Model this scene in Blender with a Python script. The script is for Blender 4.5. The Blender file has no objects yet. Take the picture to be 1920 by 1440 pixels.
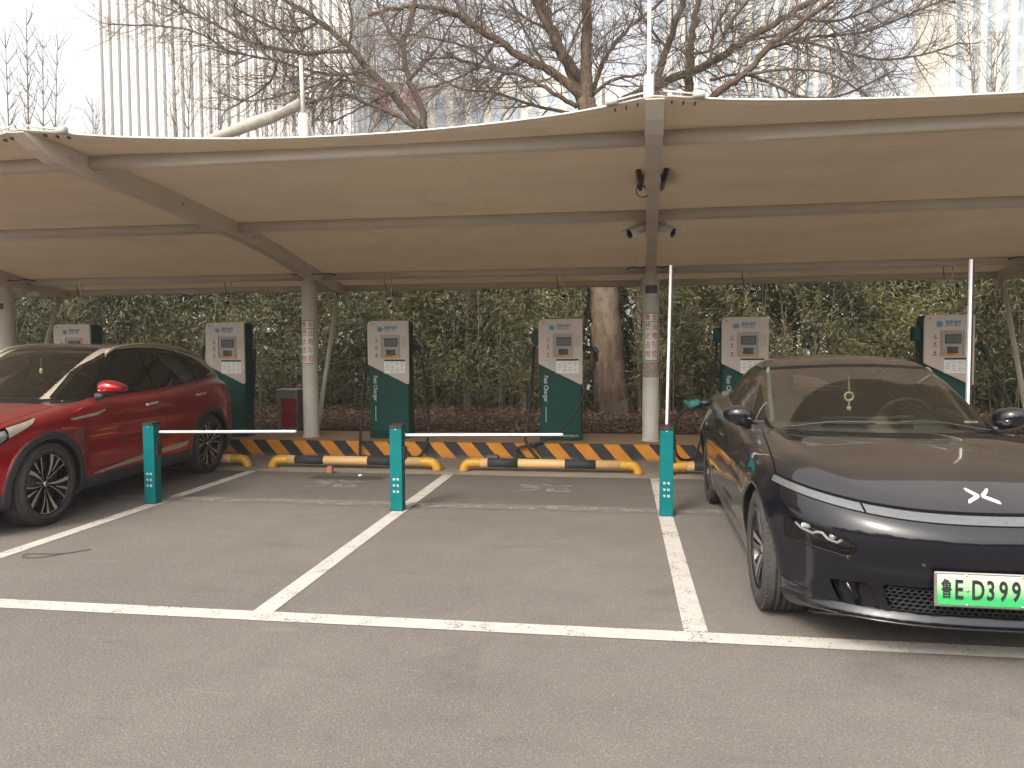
import bpy, math, random
import numpy as np
from mathutils import Vector, Matrix
rnd = random.Random(7)
RNG = np.random.default_rng(11)
R_ = math.radians
scene = bpy.context.scene
COL = scene.collection

# ------------------------------------------------------------------ camera, sky, sun, exposure
F_PX = 1410.0
cam_d = bpy.data.cameras.new('camera'); cam = bpy.data.objects.new('camera', cam_d); COL.objects.link(cam)
_Y = Vector((205.0, 70.0, -1410.0)).normalized()
_X = Vector((9700.0, -15.0, 1410.0)); _X = (_X - _Y * _X.dot(_Y)).normalized()
_Z = _X.cross(_Y)
cam.matrix_world = Matrix(((_X.x, _X.y, _X.z, 0), (_Y.x, _Y.y, _Y.z, 0), (_Z.x, _Z.y, _Z.z, 1.52), (0, 0, 0, 1)))
cam_d.sensor_fit = 'HORIZONTAL'; cam_d.sensor_width = 36.0; cam_d.lens = 36.0 * F_PX / 1920.0
cam_d.clip_start = 0.05; cam_d.clip_end = 2000.0
scene.camera = cam
SUN_EL, SUN_AZ = 42.0, 205.0          # azimuth clockwise from +Y
world = bpy.data.worlds.new('World'); scene.world = world; world.use_nodes = True
nt = world.node_tree; nt.nodes.clear()
sky = nt.nodes.new('ShaderNodeTexSky'); sky.sky_type = 'NISHITA'; sky.sun_disc = False
sky.sun_elevation = R_(SUN_EL); sky.sun_rotation = R_(SUN_AZ)
sky.air_density = 1.6; sky.dust_density = 6.0; sky.ozone_density = 1.0; sky.altitude = 0
hsv = nt.nodes.new('ShaderNodeHueSaturation'); hsv.inputs['Saturation'].default_value = 0.35
bg = nt.nodes.new('ShaderNodeBackground'); bg.inputs[1].default_value = 0.15
wo = nt.nodes.new('ShaderNodeOutputWorld')
nt.links.new(sky.outputs[0], hsv.inputs['Color']); nt.links.new(hsv.outputs[0], bg.inputs[0]); nt.links.new(bg.outputs[0], wo.inputs[0])
sun_d = bpy.data.lights.new('sun', 'SUN'); sun_d.energy = 1.3; sun_d.angle = R_(14); sun_d.color = (1.0, 0.95, 0.88)
sun = bpy.data.objects.new('sun', sun_d); COL.objects.link(sun)
_sd = Vector((math.sin(R_(SUN_AZ)) * math.cos(R_(SUN_EL)), math.cos(R_(SUN_AZ)) * math.cos(R_(SUN_EL)), math.sin(R_(SUN_EL))))
sun.rotation_euler = _sd.to_track_quat('Z', 'Y').to_euler()
scene.view_settings.view_transform = 'Standard'; scene.view_settings.look = 'None'
scene.view_settings.exposure = 1.72; scene.view_settings.gamma = 1.0
scene.cycles.max_bounces = 8; scene.cycles.transparent_max_bounces = 24
scene.cycles.caustics_reflective = False; scene.cycles.caustics_refractive = False

# ------------------------------------------------------------------ helpers: objects
def link(o, parent=None):
    COL.objects.link(o)
    if parent is not None: o.parent = parent
    return o
def tag(o, label=None, cat=None, group=None, kind=None):
    if label: o['label'] = label
    if cat: o['category'] = cat
    if group: o['group'] = group
    if kind: o['kind'] = kind
    return o
def empty(name, loc=(0, 0, 0), rz=0.0):
    o = bpy.data.objects.new(name, None); o.location = loc; o.rotation_euler = (0, 0, rz); o.empty_display_size = 0.2
    COL.objects.link(o); return o
def children(o): return [c for c in list(bpy.data.objects) if c.parent == o]
def copy_tree(o, parent=None):
    c = o.copy(); COL.objects.link(c)
    if parent is not None: c.parent = parent
    for ch in children(o): copy_tree(ch, c)
    return c
def npmesh(name, V, T, mats, parent=None, mi=None, smooth=True, normals=None):
    """numpy verts + index faces (N x 3 or N x 4)"""
    V = np.asarray(V, np.float32); T = np.asarray(T, np.int32); k = T.shape[1]
    me = bpy.data.meshes.new(name)
    me.vertices.add(len(V)); me.vertices.foreach_set('co', V.ravel())
    me.loops.add(T.size); me.loops.foreach_set('vertex_index', T.ravel())
    me.polygons.add(len(T)); me.polygons.foreach_set('loop_start', np.arange(0, T.size, k, dtype=np.int32))
    me.polygons.foreach_set('loop_total', np.full(len(T), k, np.int32))
    if mi is not None: me.polygons.foreach_set('material_index', np.asarray(mi, np.int32))
    me.polygons.foreach_set('use_smooth', np.full(len(T), smooth, bool))
    for m in (mats if isinstance(mats, (list, tuple)) else [mats]): me.materials.append(m)
    me.update(calc_edges=True)
    if normals is not None: me.normals_split_custom_set_from_vertices(normals.astype(np.float32))
    return link(bpy.data.objects.new(name, me), parent)

class MB:
    """collects shapes, builds one mesh object"""
    def __init__(s): s.v = []; s.f = []; s.m = []; s.sm = []
    def add(s, vs, fs, m=0, sm=False):
        b = len(s.v); s.v += [tuple(p) for p in vs]
        for f in fs: s.f.append(tuple(i + b for i in f)); s.m.append(m); s.sm.append(sm)
        return s
    def box(s, c, d, m=0, rot=None, bev=0.0):
        hx, hy, hz = d[0] / 2, d[1] / 2, d[2] / 2
        if bev <= 0:
            vs = [Vector((x, y, z)) for x in (-hx, hx) for y in (-hy, hy) for z in (-hz, hz)]
            fs = [(0, 1, 3, 2), (4, 6, 7, 5), (0, 4, 5, 1), (2, 3, 7, 6), (0, 2, 6, 4), (1, 5, 7, 3)]
        else:
            b = min(bev, hx * .95, hy * .95, hz * .95); vs = []; idx = {}
            for sx in (-1, 1):
                for sy in (-1, 1):
                    for sz in (-1, 1):
                        for a in range(3):
                            p = [sx * (hx - b), sy * (hy - b), sz * (hz - b)]; p[a] = (sx * hx, sy * hy, sz * hz)[a]
                            idx[(sx, sy, sz, a)] = len(vs); vs.append(Vector(p))
            fs = []
            I = lambda sx, sy, sz, a: idx[(sx, sy, sz, a)]
            for q in (-1, 1):
                fs.append((I(q, -1, -1, 0), I(q, 1, -1, 0), I(q, 1, 1, 0), I(q, -1, 1, 0)))
                fs.append((I(-1, q, -1, 1), I(1, q, -1, 1), I(1, q, 1, 1), I(-1, q, 1, 1)))
                fs.append((I(-1, -1, q, 2), I(1, -1, q, 2), I(1, 1, q, 2), I(-1, 1, q, 2)))
                for r in (-1, 1):
                    fs.append((I(-1, q, r, 1), I(1, q, r, 1), I(1, q, r, 2), I(-1, q, r, 2)))
                    fs.append((I(q, -1, r, 0), I(q, 1, r, 0), I(q, 1, r, 2), I(q, -1, r, 2)))
                    fs.append((I(q, r, -1, 0), I(q, r, 1, 0), I(q, r, 1, 1), I(q, r, -1, 1)))
                    for t in (-1, 1): fs.append((I(q, r, t, 0), I(q, r, t, 1), I(q, r, t, 2)))
            out = []
            for f in fs:      # face outwards
                c0 = sum((vs[i] for i in f), Vector()) / len(f); nn = (vs[f[1]] - vs[f[0]]).cross(vs[f[2]] - vs[f[0]])
                out.append(f if nn.dot(c0) > 0 else tuple(reversed(f)))
            fs = out
        if rot is not None: vs = [rot @ v for v in vs]
        c = Vector(c); return s.add([v + c for v in vs], fs, m)
    def tube(s, pts, r, n=10, m=0, caps=True, sm=True):
        pts = [Vector(p) for p in pts]; rs = r if isinstance(r, (list, tuple)) else [r] * len(pts)
        b = len(s.v); up = None
        for i, p in enumerate(pts):
            t = (pts[min(i + 1, len(pts) - 1)] - pts[max(i - 1, 0)]).normalized()
            if up is None: up = t.orthogonal().normalized()
            up = (up - t * up.dot(t)); up = up.normalized() if up.length > 1e-6 else t.orthogonal().normalized()
            w = t.cross(up)
            for k in range(n):
                a = 2 * math.pi * k / n; s.v.append(tuple(p + (up * math.cos(a) + w * math.sin(a)) * rs[i]))
        for i in range(len(pts) - 1):
            for k in range(n):
                k2 = (k + 1) % n; s.f.append((b + i * n + k, b + i * n + k2, b + (i + 1) * n + k2, b + (i + 1) * n + k)); s.m.append(m); s.sm.append(sm)
        if caps:
            s.f.append(tuple(b + k for k in reversed(range(n)))); s.m.append(m); s.sm.append(False)
            e = b + (len(pts) - 1) * n; s.f.append(tuple(e + k for k in range(n))); s.m.append(m); s.sm.append(False)
        return s
    def prism(s, poly, a, b, axis='z', m=0, sm=False):
        """poly: 2D points; extruded from a to b along axis. axis x: (y,z); y: (x,z); z: (x,y)"""
        def P(p, t): return {'x': (t, p[0], p[1]), 'y': (p[0], t, p[1]), 'z': (p[0], p[1], t)}[axis]
        n = len(poly); vs = [P(p, a) for p in poly] + [P(p, b) for p in poly]
        fs = [tuple(range(n)), tuple(reversed(range(n, 2 * n)))]
        s.add(vs, fs, m, False)
        return s.add(vs, [(i, n + i, n + (i + 1) % n, (i + 1) % n) for i in range(n)], m, sm)
    def lathe(s, prof, c=(0, 0, 0), axis='z', n=32, m=0, sm=True):
        """prof: (radius, height) points"""
        b = len(s.v)
        for (r, h) in prof:
            for k in range(n):
                a = 2 * math.pi * k / n; u, v = r * math.cos(a), r * math.sin(a)
                q = {'z': (u, v, h), 'x': (h, u, v), 'y': (u, h, v)}[axis]; s.v.append((q[0] + c[0], q[1] + c[1], q[2] + c[2]))
        for i in range(len(prof) - 1):
            for k in range(n):
                k2 = (k + 1) % n; s.f.append((b + i * n + k, b + i * n + k2, b + (i + 1) * n + k2, b + (i + 1) * n + k)); s.m.append(m); s.sm.append(sm)
        return s
    def sphere(s, c, r, n=12, m=0, sc=(1, 1, 1)):
        prof = [(math.sin(math.pi * i / n) * r, -math.cos(math.pi * i / n) * r) for i in range(n + 1)]
        b = len(s.v); s.lathe(prof, (0, 0, 0), 'z', n * 2, m)
        for i in range(b, len(s.v)):
            p = s.v[i]; s.v[i] = (p[0] * sc[0] + c[0], p[1] * sc[1] + c[1], p[2] * sc[2] + c[2])
        return s
    def build(s, name, mats, parent=None, fix=False):
        me = bpy.data.meshes.new(name); me.from_pydata(s.v, [], s.f)
        for m in (mats if isinstance(mats, (list, tuple)) else [mats]): me.materials.append(m)
        me.polygons.foreach_set('material_index', s.m); me.polygons.foreach_set('use_smooth', s.sm)
        me.update()
        if fix:
            import bmesh
            bm = bmesh.new(); bm.from_mesh(me); bmesh.ops.recalc_face_normals(bm, faces=bm.faces); bm.to_mesh(me); bm.free()
        return link(bpy.data.objects.new(name, me), parent)

def text_obj(name, body, size, mat, parent, loc, rot=(R_(90), 0, 0), extrude=0.0008, align='LEFT', sx=1.0, sy=1.0, bold=0.0, space=1.0, bend=None):
    cu = bpy.data.curves.new('txt', 'FONT'); cu.body = body; cu.size = size; cu.extrude = extrude; cu.align_x = align; cu.align_y = 'CENTER'
    cu.resolution_u = 3; cu.offset = bold; cu.space_character = space
    o = bpy.data.objects.new('txt', cu); COL.objects.link(o)
    dg = bpy.context.evaluated_depsgraph_get(); me = bpy.data.meshes.new_from_object(o.evaluated_get(dg))
    bpy.data.objects.remove(o); bpy.data.curves.remove(cu)
    for v in me.vertices: v.co.x *= sx; v.co.y *= sy
    if bend:      # wrap round a vertical column of this radius
        for v in me.vertices:
            a = v.co.x / bend; r = bend + v.co.z; v.co.x = r * math.sin(a); v.co.z = r * math.cos(a) - bend
    me.materials.clear(); me.materials.append(mat); me.name = name
    o = bpy.data.objects.new(name, me); o.location = loc; o.rotation_euler = rot
    return link(o, parent)

# ------------------------------------------------------------------ helpers: materials
class NT:
    def __init__(s, name):
        s.mat = bpy.data.materials.new(name); s.mat.use_nodes = True; s.t = s.mat.node_tree; s.t.nodes.clear()
        s.out = s.t.nodes.new('ShaderNodeOutputMaterial')
    def n(s, typ, ins=None, **kw):
        nd = s.t.nodes.new('ShaderNode' + typ)
        for k, v in kw.items(): setattr(nd, k, v)
        for k, v in (ins or {}).items():
            sock = nd.inputs[k]
            if hasattr(v, 'links') or isinstance(v, bpy.types.NodeSocket): s.t.links.new(v, sock)
            else: sock.default_value = v
        return nd
    def coord(s): return s.n('TexCoord').outputs['Object']
    def geo(s): return s.n('NewGeometry').outputs['Position']
    def noise(s, vec, scale, detail=4.0, rough=0.55, dist=0.0, out='Fac'):
        return s.n('TexNoise', {'Vector': vec, 'Scale': scale, 'Detail': detail, 'Roughness': rough, 'Distortion': dist}).outputs[out]
    def ramp(s, fac, stops, interp='LINEAR'):
        nd = s.n('ValToRGB', {'Fac': fac}); cr = nd.color_ramp; cr.interpolation = interp
        while len(cr.elements) < len(stops): cr.elements.new(0.5)
        for e, (p, c) in zip(cr.elements, stops):
            e.position = p; e.color = (c, c, c, 1) if isinstance(c, (int, float)) else (*c, 1)
        return nd.outputs['Color']
    def mix(s, fac, a, b, mode='MIX'):
        nd = s.n('Mix', data_type='RGBA', blend_type=mode)
        for sock, v in ((nd.inputs[0], fac), (nd.inputs[6], a), (nd.inputs[7], b)):
            if isinstance(v, bpy.types.NodeSocket): s.t.links.new(v, sock)
            elif isinstance(v, (int, float)): sock.default_value = v if sock.type == 'VALUE' else (v, v, v, 1)
            else: sock.default_value = (*v, 1) if len(v) == 3 else v
        return nd.outputs[2]
    def math(s, op, a, b=0.0, c=0.0, clamp=False):
        nd = s.n('Math', operation=op, use_clamp=clamp)
        for sock, v in zip(nd.inputs, (a, b, c)):
            if isinstance(v, bpy.types.NodeSocket): s.t.links.new(v, sock)
            else: sock.default_value = v
        return nd.outputs[0]
    def maprange(s, v, a, b, c=0.0, d=1.0):
        return s.n('MapRange', {'Value': v, 'From Min': a, 'From Max': b, 'To Min': c, 'To Max': d}).outputs[0]
    def sep(s, vec): return s.n('SeparateXYZ', {'Vector': vec}).outputs
    def bump(s, h, strength=0.3, dist=0.01, normal=None):
        ins = {'Height': h, 'Strength': strength, 'Distance': dist}
        if normal is not None: ins['Normal'] = normal
        return s.n('Bump', ins).outputs[0]
    def bsdf(s, color=0.5, rough=0.5, metal=0.0, normal=None, spec=0.5, **kw):
        ins = {}
        if isinstance(color, bpy.types.NodeSocket): ins['Base Color'] = color
        else: ins['Base Color'] = (color, color, color, 1) if isinstance(color, (int, float)) else (*color, 1)
        ins['Roughness'] = rough; ins['Metallic'] = metal; ins['Specular IOR Level'] = spec
        if normal is not None: ins['Normal'] = normal
        ins.update({k: v for k, v in kw.items()})
        return s.n('BsdfPrincipled', ins).outputs[0]
    def fin(s, sh): s.t.links.new(sh, s.out.inputs[0]); return s.mat
def simple(name, color, rough=0.5, metal=0.0, nscale=0.0, namt=0.15, bump=0.0, spec=0.5, **kw):
    """plain material with slight procedural variation"""
    m = NT(name); co = m.coord(); c = color; nrm = None
    f = m.noise(co, nscale or 9.0, 5.0, 0.6)
    c1 = tuple(x * (1 - namt) for x in color); c2 = tuple(min(1.0, x * (1 + namt)) for x in color)
    c = m.mix(m.ramp(f, [(0.3, 0.0), (0.7, 1.0)]), c1, c2)
    if bump: nrm = m.bump(m.noise(co, (nscale or 9) * 6, 3.0), bump, 0.004)
    r = m.maprange(f, 0.3, 0.7, max(0.02, rough * 0.85), min(1.0, rough * 1.15))
    return m.fin(m.bsdf(c, r, metal, nrm, spec, **kw))
def glass_mat(name, tint, refl=0.0, dust=None, dustfac=0.0, rough=0.0, ior=1.5):
    m = NT(name); tr = m.n('BsdfTransparent', {'Color': (*tint, 1)}).outputs[0]
    gl = m.n('BsdfGlossy', {'Color': (1, 1, 1, 1), 'Roughness': rough}).outputs[0]
    fr = m.n('Fresnel', {'IOR': ior}).outputs[0]; fr = m.math('ADD', fr, refl, clamp=True)
    sh = m.n('MixShader', {0: fr, 1: tr, 2: gl}).outputs[0]
    if dust is not None:
        fac = dustfac(m) if callable(dustfac) else dustfac
        df = m.n('BsdfDiffuse', {'Color': (*dust, 1)}).outputs[0]
        sh = m.n('MixShader', {0: fac, 1: sh, 2: df}).outputs[0]
    return m.fin(sh)
#@@CARS
# ------------------------------------------------------------------ implicit surfaces (car bodies)
class Spl:
    """natural cubic spline through points, linear beyond the ends"""
    def __init__(s, pts):
        x = np.array([p[0] for p in pts], float); y = np.array([p[1] for p in pts], float); n = len(x); h = np.diff(x)
        A = np.eye(n); b = np.zeros(n)
        for i in range(1, n - 1):
            A[i, i - 1] = h[i - 1]; A[i, i] = 2 * (h[i - 1] + h[i]); A[i, i + 1] = h[i]
            b[i] = 6 * ((y[i + 1] - y[i]) / h[i] - (y[i] - y[i - 1]) / h[i - 1])
        s.x, s.y, s.h, s.M = x, y, h, np.linalg.solve(A, b)
        s.d0 = (y[1] - y[0]) / h[0] - h[0] / 6 * (2 * s.M[0] + s.M[1]); s.d1 = (y[-1] - y[-2]) / h[-1] + h[-1] / 6 * (s.M[-2] + 2 * s.M[-1])
    def __call__(s, t):
        t = np.asarray(t, float); i = np.clip(np.searchsorted(s.x, t) - 1, 0, len(s.h) - 1); tc = np.clip(t, s.x[0], s.x[-1])
        h = s.h[i]; a = (s.x[i + 1] - tc) / h; b = (tc - s.x[i]) / h
        r = a * s.y[i] + b * s.y[i + 1] + ((a ** 3 - a) * s.M[i] + (b ** 3 - b) * s.M[i + 1]) * h * h / 6
        return r + np.minimum(t - s.x[0], 0) * s.d0 + np.maximum(t - s.x[-1], 0) * s.d1
def smax(a, b, k):
    h = np.maximum(k - np.abs(a - b), 0) / k; return np.maximum(a, b) + h * h * k * 0.25
def smin(a, b, k): return -smax(-a, -b, k)
def sstep(a, b, x):
    t = np.clip((x - a) / (b - a), 0, 1); return t * t * (3 - 2 * t)
def gauss(x, c, w): return np.exp(-((x - c) / w) ** 2)
def grad(F, P, e=2e-3):
    G = np.empty_like(P)
    for a in range(3):
        d = np.zeros(3); d[a] = e
        G[:, a] = (F(*(P + d).T) - F(*(P - d).T)) / (2 * e)
    return G
def implicit_mesh(F, lo, hi, h):
    """surface nets of F(x,y,z)=0, symmetric in x; returns verts, tris"""
    nx = int(math.ceil(hi[0] / h)); xs = np.arange(0, nx + 1) * h
    ys = np.arange(lo[1], hi[1] + h, h); zs = np.arange(lo[2], hi[2] + h, h)
    X, Y, Z = np.meshgrid(xs, ys, zs, indexing='ij')
    D = F(X.ravel(), Y.ravel(), Z.ravel()).reshape(X.shape)
    D = np.concatenate([D[:0:-1], D], 0); D = np.where(D == 0, 1e-9, D)
    xs = np.concatenate([-xs[:0:-1], xs])
    S = D < 0; shp = np.array(D.shape) - 1
    acc = np.zeros((*shp, 3)); cnt = np.zeros(shp)
    off = [(i, j, k) for i in (0, 1) for j in (0, 1) for k in (0, 1)]
    def sl(A, o): return A[o[0]:o[0] + shp[0], o[1]:o[1] + shp[1], o[2]:o[2] + shp[2]]
    for o in off:
        for a in range(3):
            if o[a]: continue
            q = list(o); q[a] = 1
            d0, d1 = sl(D, o), sl(D, q); c = (d0 < 0) != (d1 < 0)
            t = np.where(c, d0 / np.where(c, d0 - d1, 1), 0)
            for b in range(3): acc[..., b] += np.where(c, o[b] if b != a else t, 0)
            cnt += c
    act = cnt > 0; idx = -np.ones(shp, np.int64); I = np.argwhere(act); idx[act] = np.arange(len(I))
    V = (I + acc[act] / cnt[act][:, None]) * h + np.array([xs[0], ys[0], zs[0]])
    Q = []
    for a in range(3):
        b, c = (a + 1) % 3, (a + 2) % 3
        s0 = [slice(None)] * 3; s1 = [slice(None)] * 3; s0[a] = slice(0, -1); s1[a] = slice(1, None)
        cr = S[tuple(s0)] != S[tuple(s1)]; E = np.argwhere(cr)
        ok = (E[:, b] > 0) & (E[:, c] > 0) & (E[:, b] < D.shape[b] - 1) & (E[:, c] < D.shape[c] - 1); E = E[ok]
        ins = S[tuple(E.T)]
        def cell(db, dc):
            q = E.copy(); q[:, b] -= db; q[:, c] -= dc; return idx[tuple(q.T)]
        q = np.stack([cell(1, 1), cell(0, 1), cell(0, 0), cell(1, 0)], 1)
        q[~ins] = q[~ins][:, ::-1]; Q.append(q)
    Q = np.concatenate(Q); Q = Q[(Q >= 0).all(1)]
    for _ in range(3):
        f = F(*V.T); G = grad(F, V); V = V - G * np.clip(f / np.maximum((G ** 2).sum(1), 0.05), -h, h)[:, None]
    return V, np.concatenate([Q[:, [0, 1, 2]], Q[:, [0, 2, 3]]])
class Cut:
    """triangle soup with labels that can be split exactly along scalar fields"""
    def __init__(s, V, T): s.V, s.T, s.L = V, T, np.zeros(len(T), np.int32)
    def cen(s): return s.V[s.T].mean(1)
    def split(s, phi_f, cond=None):
        """split tris (where cond(centre)) along phi=0"""
        phi = phi_f(*s.V.T); phi = np.where(np.abs(phi) < 1e-5, 1e-5, phi)
        neg = (phi < 0)[s.T]; k = neg.sum(1); m = (k > 0) & (k < 3)
        if cond is not None: m &= cond(*s.cen().T)
        if not m.any(): return
        T = s.T[m]; L = s.L[m]; ng = neg[m]; kk = k[m]
        odd = np.where(kk == 1, ng.argmax(1), (~ng).argmax(1))      # the lone vertex
        r = np.arange(len(T)); A = T[r, odd]; B = T[r, (odd + 1) % 3]; Cc = T[r, (odd + 2) % 3]
        E = np.concatenate([np.stack([A, B], 1), np.stack([A, Cc], 1)]); Es = np.sort(E, 1)
        U, inv = np.unique(Es, axis=0, return_inverse=True); inv = inv.ravel()
        p0, p1 = phi[U[:, 0]], phi[U[:, 1]]; t = (p0 / (p0 - p1))[:, None]
        nv = s.V[U[:, 0]] * (1 - t) + s.V[U[:, 1]] * t; base = len(s.V); s.V = np.concatenate([s.V, nv])
        ab = base + inv[:len(T)]; ac = base + inv[len(T):]
        nt_ = np.concatenate([np.stack([A, ab, ac], 1), np.stack([ab, B, Cc], 1), np.stack([ab, Cc, ac], 1)])
        s.T = np.concatenate([s.T[~m], nt_]); s.L = np.concatenate([s.L[~m], L, L, L])
    def mark(s, phi_f, label, cond=None, only=None):
        s.split(phi_f, cond); c = s.cen(); m = phi_f(*c.T) < 0
        if cond is not None: m &= cond(*c.T)
        if only is not None: m &= np.isin(s.L, only)
        s.L[m] = label
    def gap(s, sd_f, label, cond=None, w=0.003, only=(0,)):
        s.split(lambda x, y, z: sd_f(x, y, z) - w, cond); s.split(lambda x, y, z: sd_f(x, y, z) + w, cond)
        c = s.cen(); m = np.abs(sd_f(*c.T)) < w
        if cond is not None: m &= cond(*c.T)
        m &= np.isin(s.L, only); s.L[m] = label
    def part(s, labels, F, name, mat, parent, push=0.0, cond=None):
        m = np.isin(s.L, labels)
        if cond is not None: m &= cond(*s.cen().T)
        T = s.T[m]; u, inv = np.unique(T.ravel(), return_inverse=True); V = s.V[u].copy()
        G = grad(F, V); N = G / np.maximum(np.linalg.norm(G, axis=1), 1e-9)[:, None]
        V = V + N * push; T = inv.reshape(-1, 3)
        ar = np.linalg.norm(np.cross(V[T[:, 1]] - V[T[:, 0]], V[T[:, 2]] - V[T[:, 0]]), axis=1); keep = ar > 1e-10
        mi = None
        if isinstance(mat, dict):
            keys = list(mat); lab = s.L[m]; mi = np.array([keys.index(l) for l in lab])[keep]; mats = [mat[k] for k in keys]
        else: mats = [mat]
        return npmesh(name, V, T[keep], mats, parent, mi=mi, normals=N)
def poly_sd(poly):
    """signed distance to closed 2D polygon (negative inside)"""
    P = np.array(poly, float); Q = np.roll(P, -1, 0); lo = P.min(0) - 0.08; hi = P.max(0) + 0.08
    def f(u, v):
        u = np.asarray(u, float); v = np.asarray(v, float); out = np.full(u.shape, 0.08)
        m = (u > lo[0]) & (u < hi[0]) & (v > lo[1]) & (v < hi[1])
        if not m.any(): return out
        X = np.stack([u[m], v[m]], 1); d2 = np.full(len(X), 1e9); ins = np.zeros(len(X), bool)
        for a, b in zip(P, Q):
            e = b - a; w = X - a; t = np.clip((w @ e) / max(e @ e, 1e-12), 0, 1); dd = w - t[:, None] * e; d2 = np.minimum(d2, (dd ** 2).sum(1))
            c = ((a[1] <= X[:, 1]) != (b[1] <= X[:, 1]))
            xi = a[0] + (X[:, 1] - a[1]) / (b[1] - a[1] if b[1] != a[1] else 1e-9) * e[0]; ins ^= c & (X[:, 0] < xi)
        d = np.sqrt(d2); out[m] = np.where(ins, -d, d); return out
    return f
def roundpoly(pts, r=0.03, n=4):
    """pts (u,v[,r]); corners rounded"""
    out = []; k = len(pts)
    for i in range(k):
        p = np.array(pts[i][:2], float); a = np.array(pts[i - 1][:2], float); b = np.array(pts[(i + 1) % k][:2], float)
        rr = pts[i][2] if len(pts[i]) > 2 else r
        da, db = a - p, b - p; la, lb = np.linalg.norm(da), np.linalg.norm(db); q = min(rr, la * .45, lb * .45)
        s0, s1 = p + da / la * q, p + db / lb * q
        for j in range(n + 1):
            t = j / n; out.append(tuple((1 - t) ** 2 * s0 + 2 * t * (1 - t) * p + t * t * s1))
    return out

# ------------------------------------------------------------------ car materials
def paint(name, col, dustcol, dust_lo, dust_hi, metal=0.0, rough=0.3):
    m = NT(name); g = m.coord(); nrm = m.n('NewGeometry').outputs['Normal']; up = m.sep(nrm)[2]
    n1 = m.noise(g, 2.3, 5, 0.6); n2 = m.noise(g, 260, 2, 0.5)
    d = m.maprange(up, 0.25, 0.95, dust_lo, dust_hi)
    d = m.math('MULTIPLY', d, m.maprange(n1, 0.3, 0.7, 0.75, 1.25)); d = m.math('MULTIPLY', d, m.maprange(n2, 0.35, 0.65, 0.8, 1.2), clamp=True)
    fl = m.noise(g, 900, 1, 0.5)
    base = m.mix(m.maprange(fl, 0.4, 0.7, 0.0, 0.25), col, tuple(min(1, c * 1.8 + 0.001) for c in col))
    car = m.bsdf(base, rough, metal, None, 0.15, **{'Coat Weight': 1.0, 'Coat Roughness': 0.03})
    du = m.n('BsdfDiffuse', {'Color': (*dustcol, 1), 'Roughness': 1.0}).outputs[0]
    return m.fin(m.n('MixShader', {0: d, 1: car, 2: du}).outputs[0])
M = {}
M['paint_dark'] = paint('midnight_blue_paint', (0.0012, 0.0018, 0.0045), (0.26, 0.21, 0.16), 0.003, 0.085)
M['paint_red'] = paint('red_paint', (0.33, 0.004, 0.009), (0.28, 0.22, 0.18), 0.0, 0.07, metal=0.65, rough=0.28)
M['paint_roof'] = paint('black_roof_paint', (0.005, 0.005, 0.006), (0.22, 0.18, 0.15), 0.04, 0.13)
M['black_gloss'] = simple('black_gloss', (0.006, 0.006, 0.007), 0.08, 0, 30, 0.1)
M['black_gap'] = simple('black_gap', (0.003, 0.003, 0.003), 0.9, 0, 30, 0.1, spec=0.1)
M['black_plastic'] = simple('black_plastic', (0.022, 0.023, 0.024), 0.62, 0, 40, 0.25, 0.15)
M['well'] = simple('wheel_well_lining', (0.006, 0.006, 0.006), 0.95, 0, 20, 0.3, spec=0.1)
M['chrome'] = simple('chrome', (0.72, 0.70, 0.67), 0.14, 1.0, 30, 0.04)
M['satin'] = simple('satin_metal', (0.62, 0.58, 0.53), 0.32, 1.0, 40, 0.06)
M['rubber'] = simple('tyre_rubber', (0.045, 0.041, 0.038), 0.85, 0, 14, 0.3, 0.2, spec=0.25)
M['rim_black'] = simple('rim_black', (0.012, 0.012, 0.014), 0.25, 0.2, 30, 0.2)
M['rim_face'] = simple('rim_machined', (0.60, 0.56, 0.51), 0.30, 0.9, 60, 0.1)
M['rim_grey'] = simple('rim_grey', (0.16, 0.15, 0.15), 0.3, 0.8, 60, 0.1)
M['disc'] = simple('brake_disc', (0.07, 0.065, 0.06), 0.5, 0.5, 60, 0.2)
M['lens'] = glass_mat('clear_lens', (0.93, 0.93, 0.93), 0.01)
M['lamp_white'] = simple('lamp_white', (0.75, 0.75, 0.74), 0.25, 0.15, 30, 0.1)
M['strip'] = simple('frosted_light_strip', (0.11, 0.115, 0.115), 0.22, 0.15, 60, 0.1)
M['tail_red'] = simple('tail_lamp_red', (0.25, 0.012, 0.012), 0.12, 0, 30, 0.1)
M['seat'] = simple('seat_fabric', (0.05, 0.045, 0.04), 0.8, 0, 30, 0.2)
M['trim_in'] = simple('cabin_trim', (0.035, 0.033, 0.03), 0.7, 0, 30, 0.2)
M['trim_pale'] = simple('pale_cabin_trim', (0.12, 0.14, 0.11), 0.7, 0, 30, 0.1)
M['glass_side'] = glass_mat('side_glass', (0.20, 0.19, 0.17), 0.03, (0.25, 0.21, 0.17), 0.05)
M['glass_dark'] = glass_mat('dark_privacy_glass', (0.02, 0.02, 0.02), 0.03, (0.2, 0.18, 0.15), 0.012)

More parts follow.
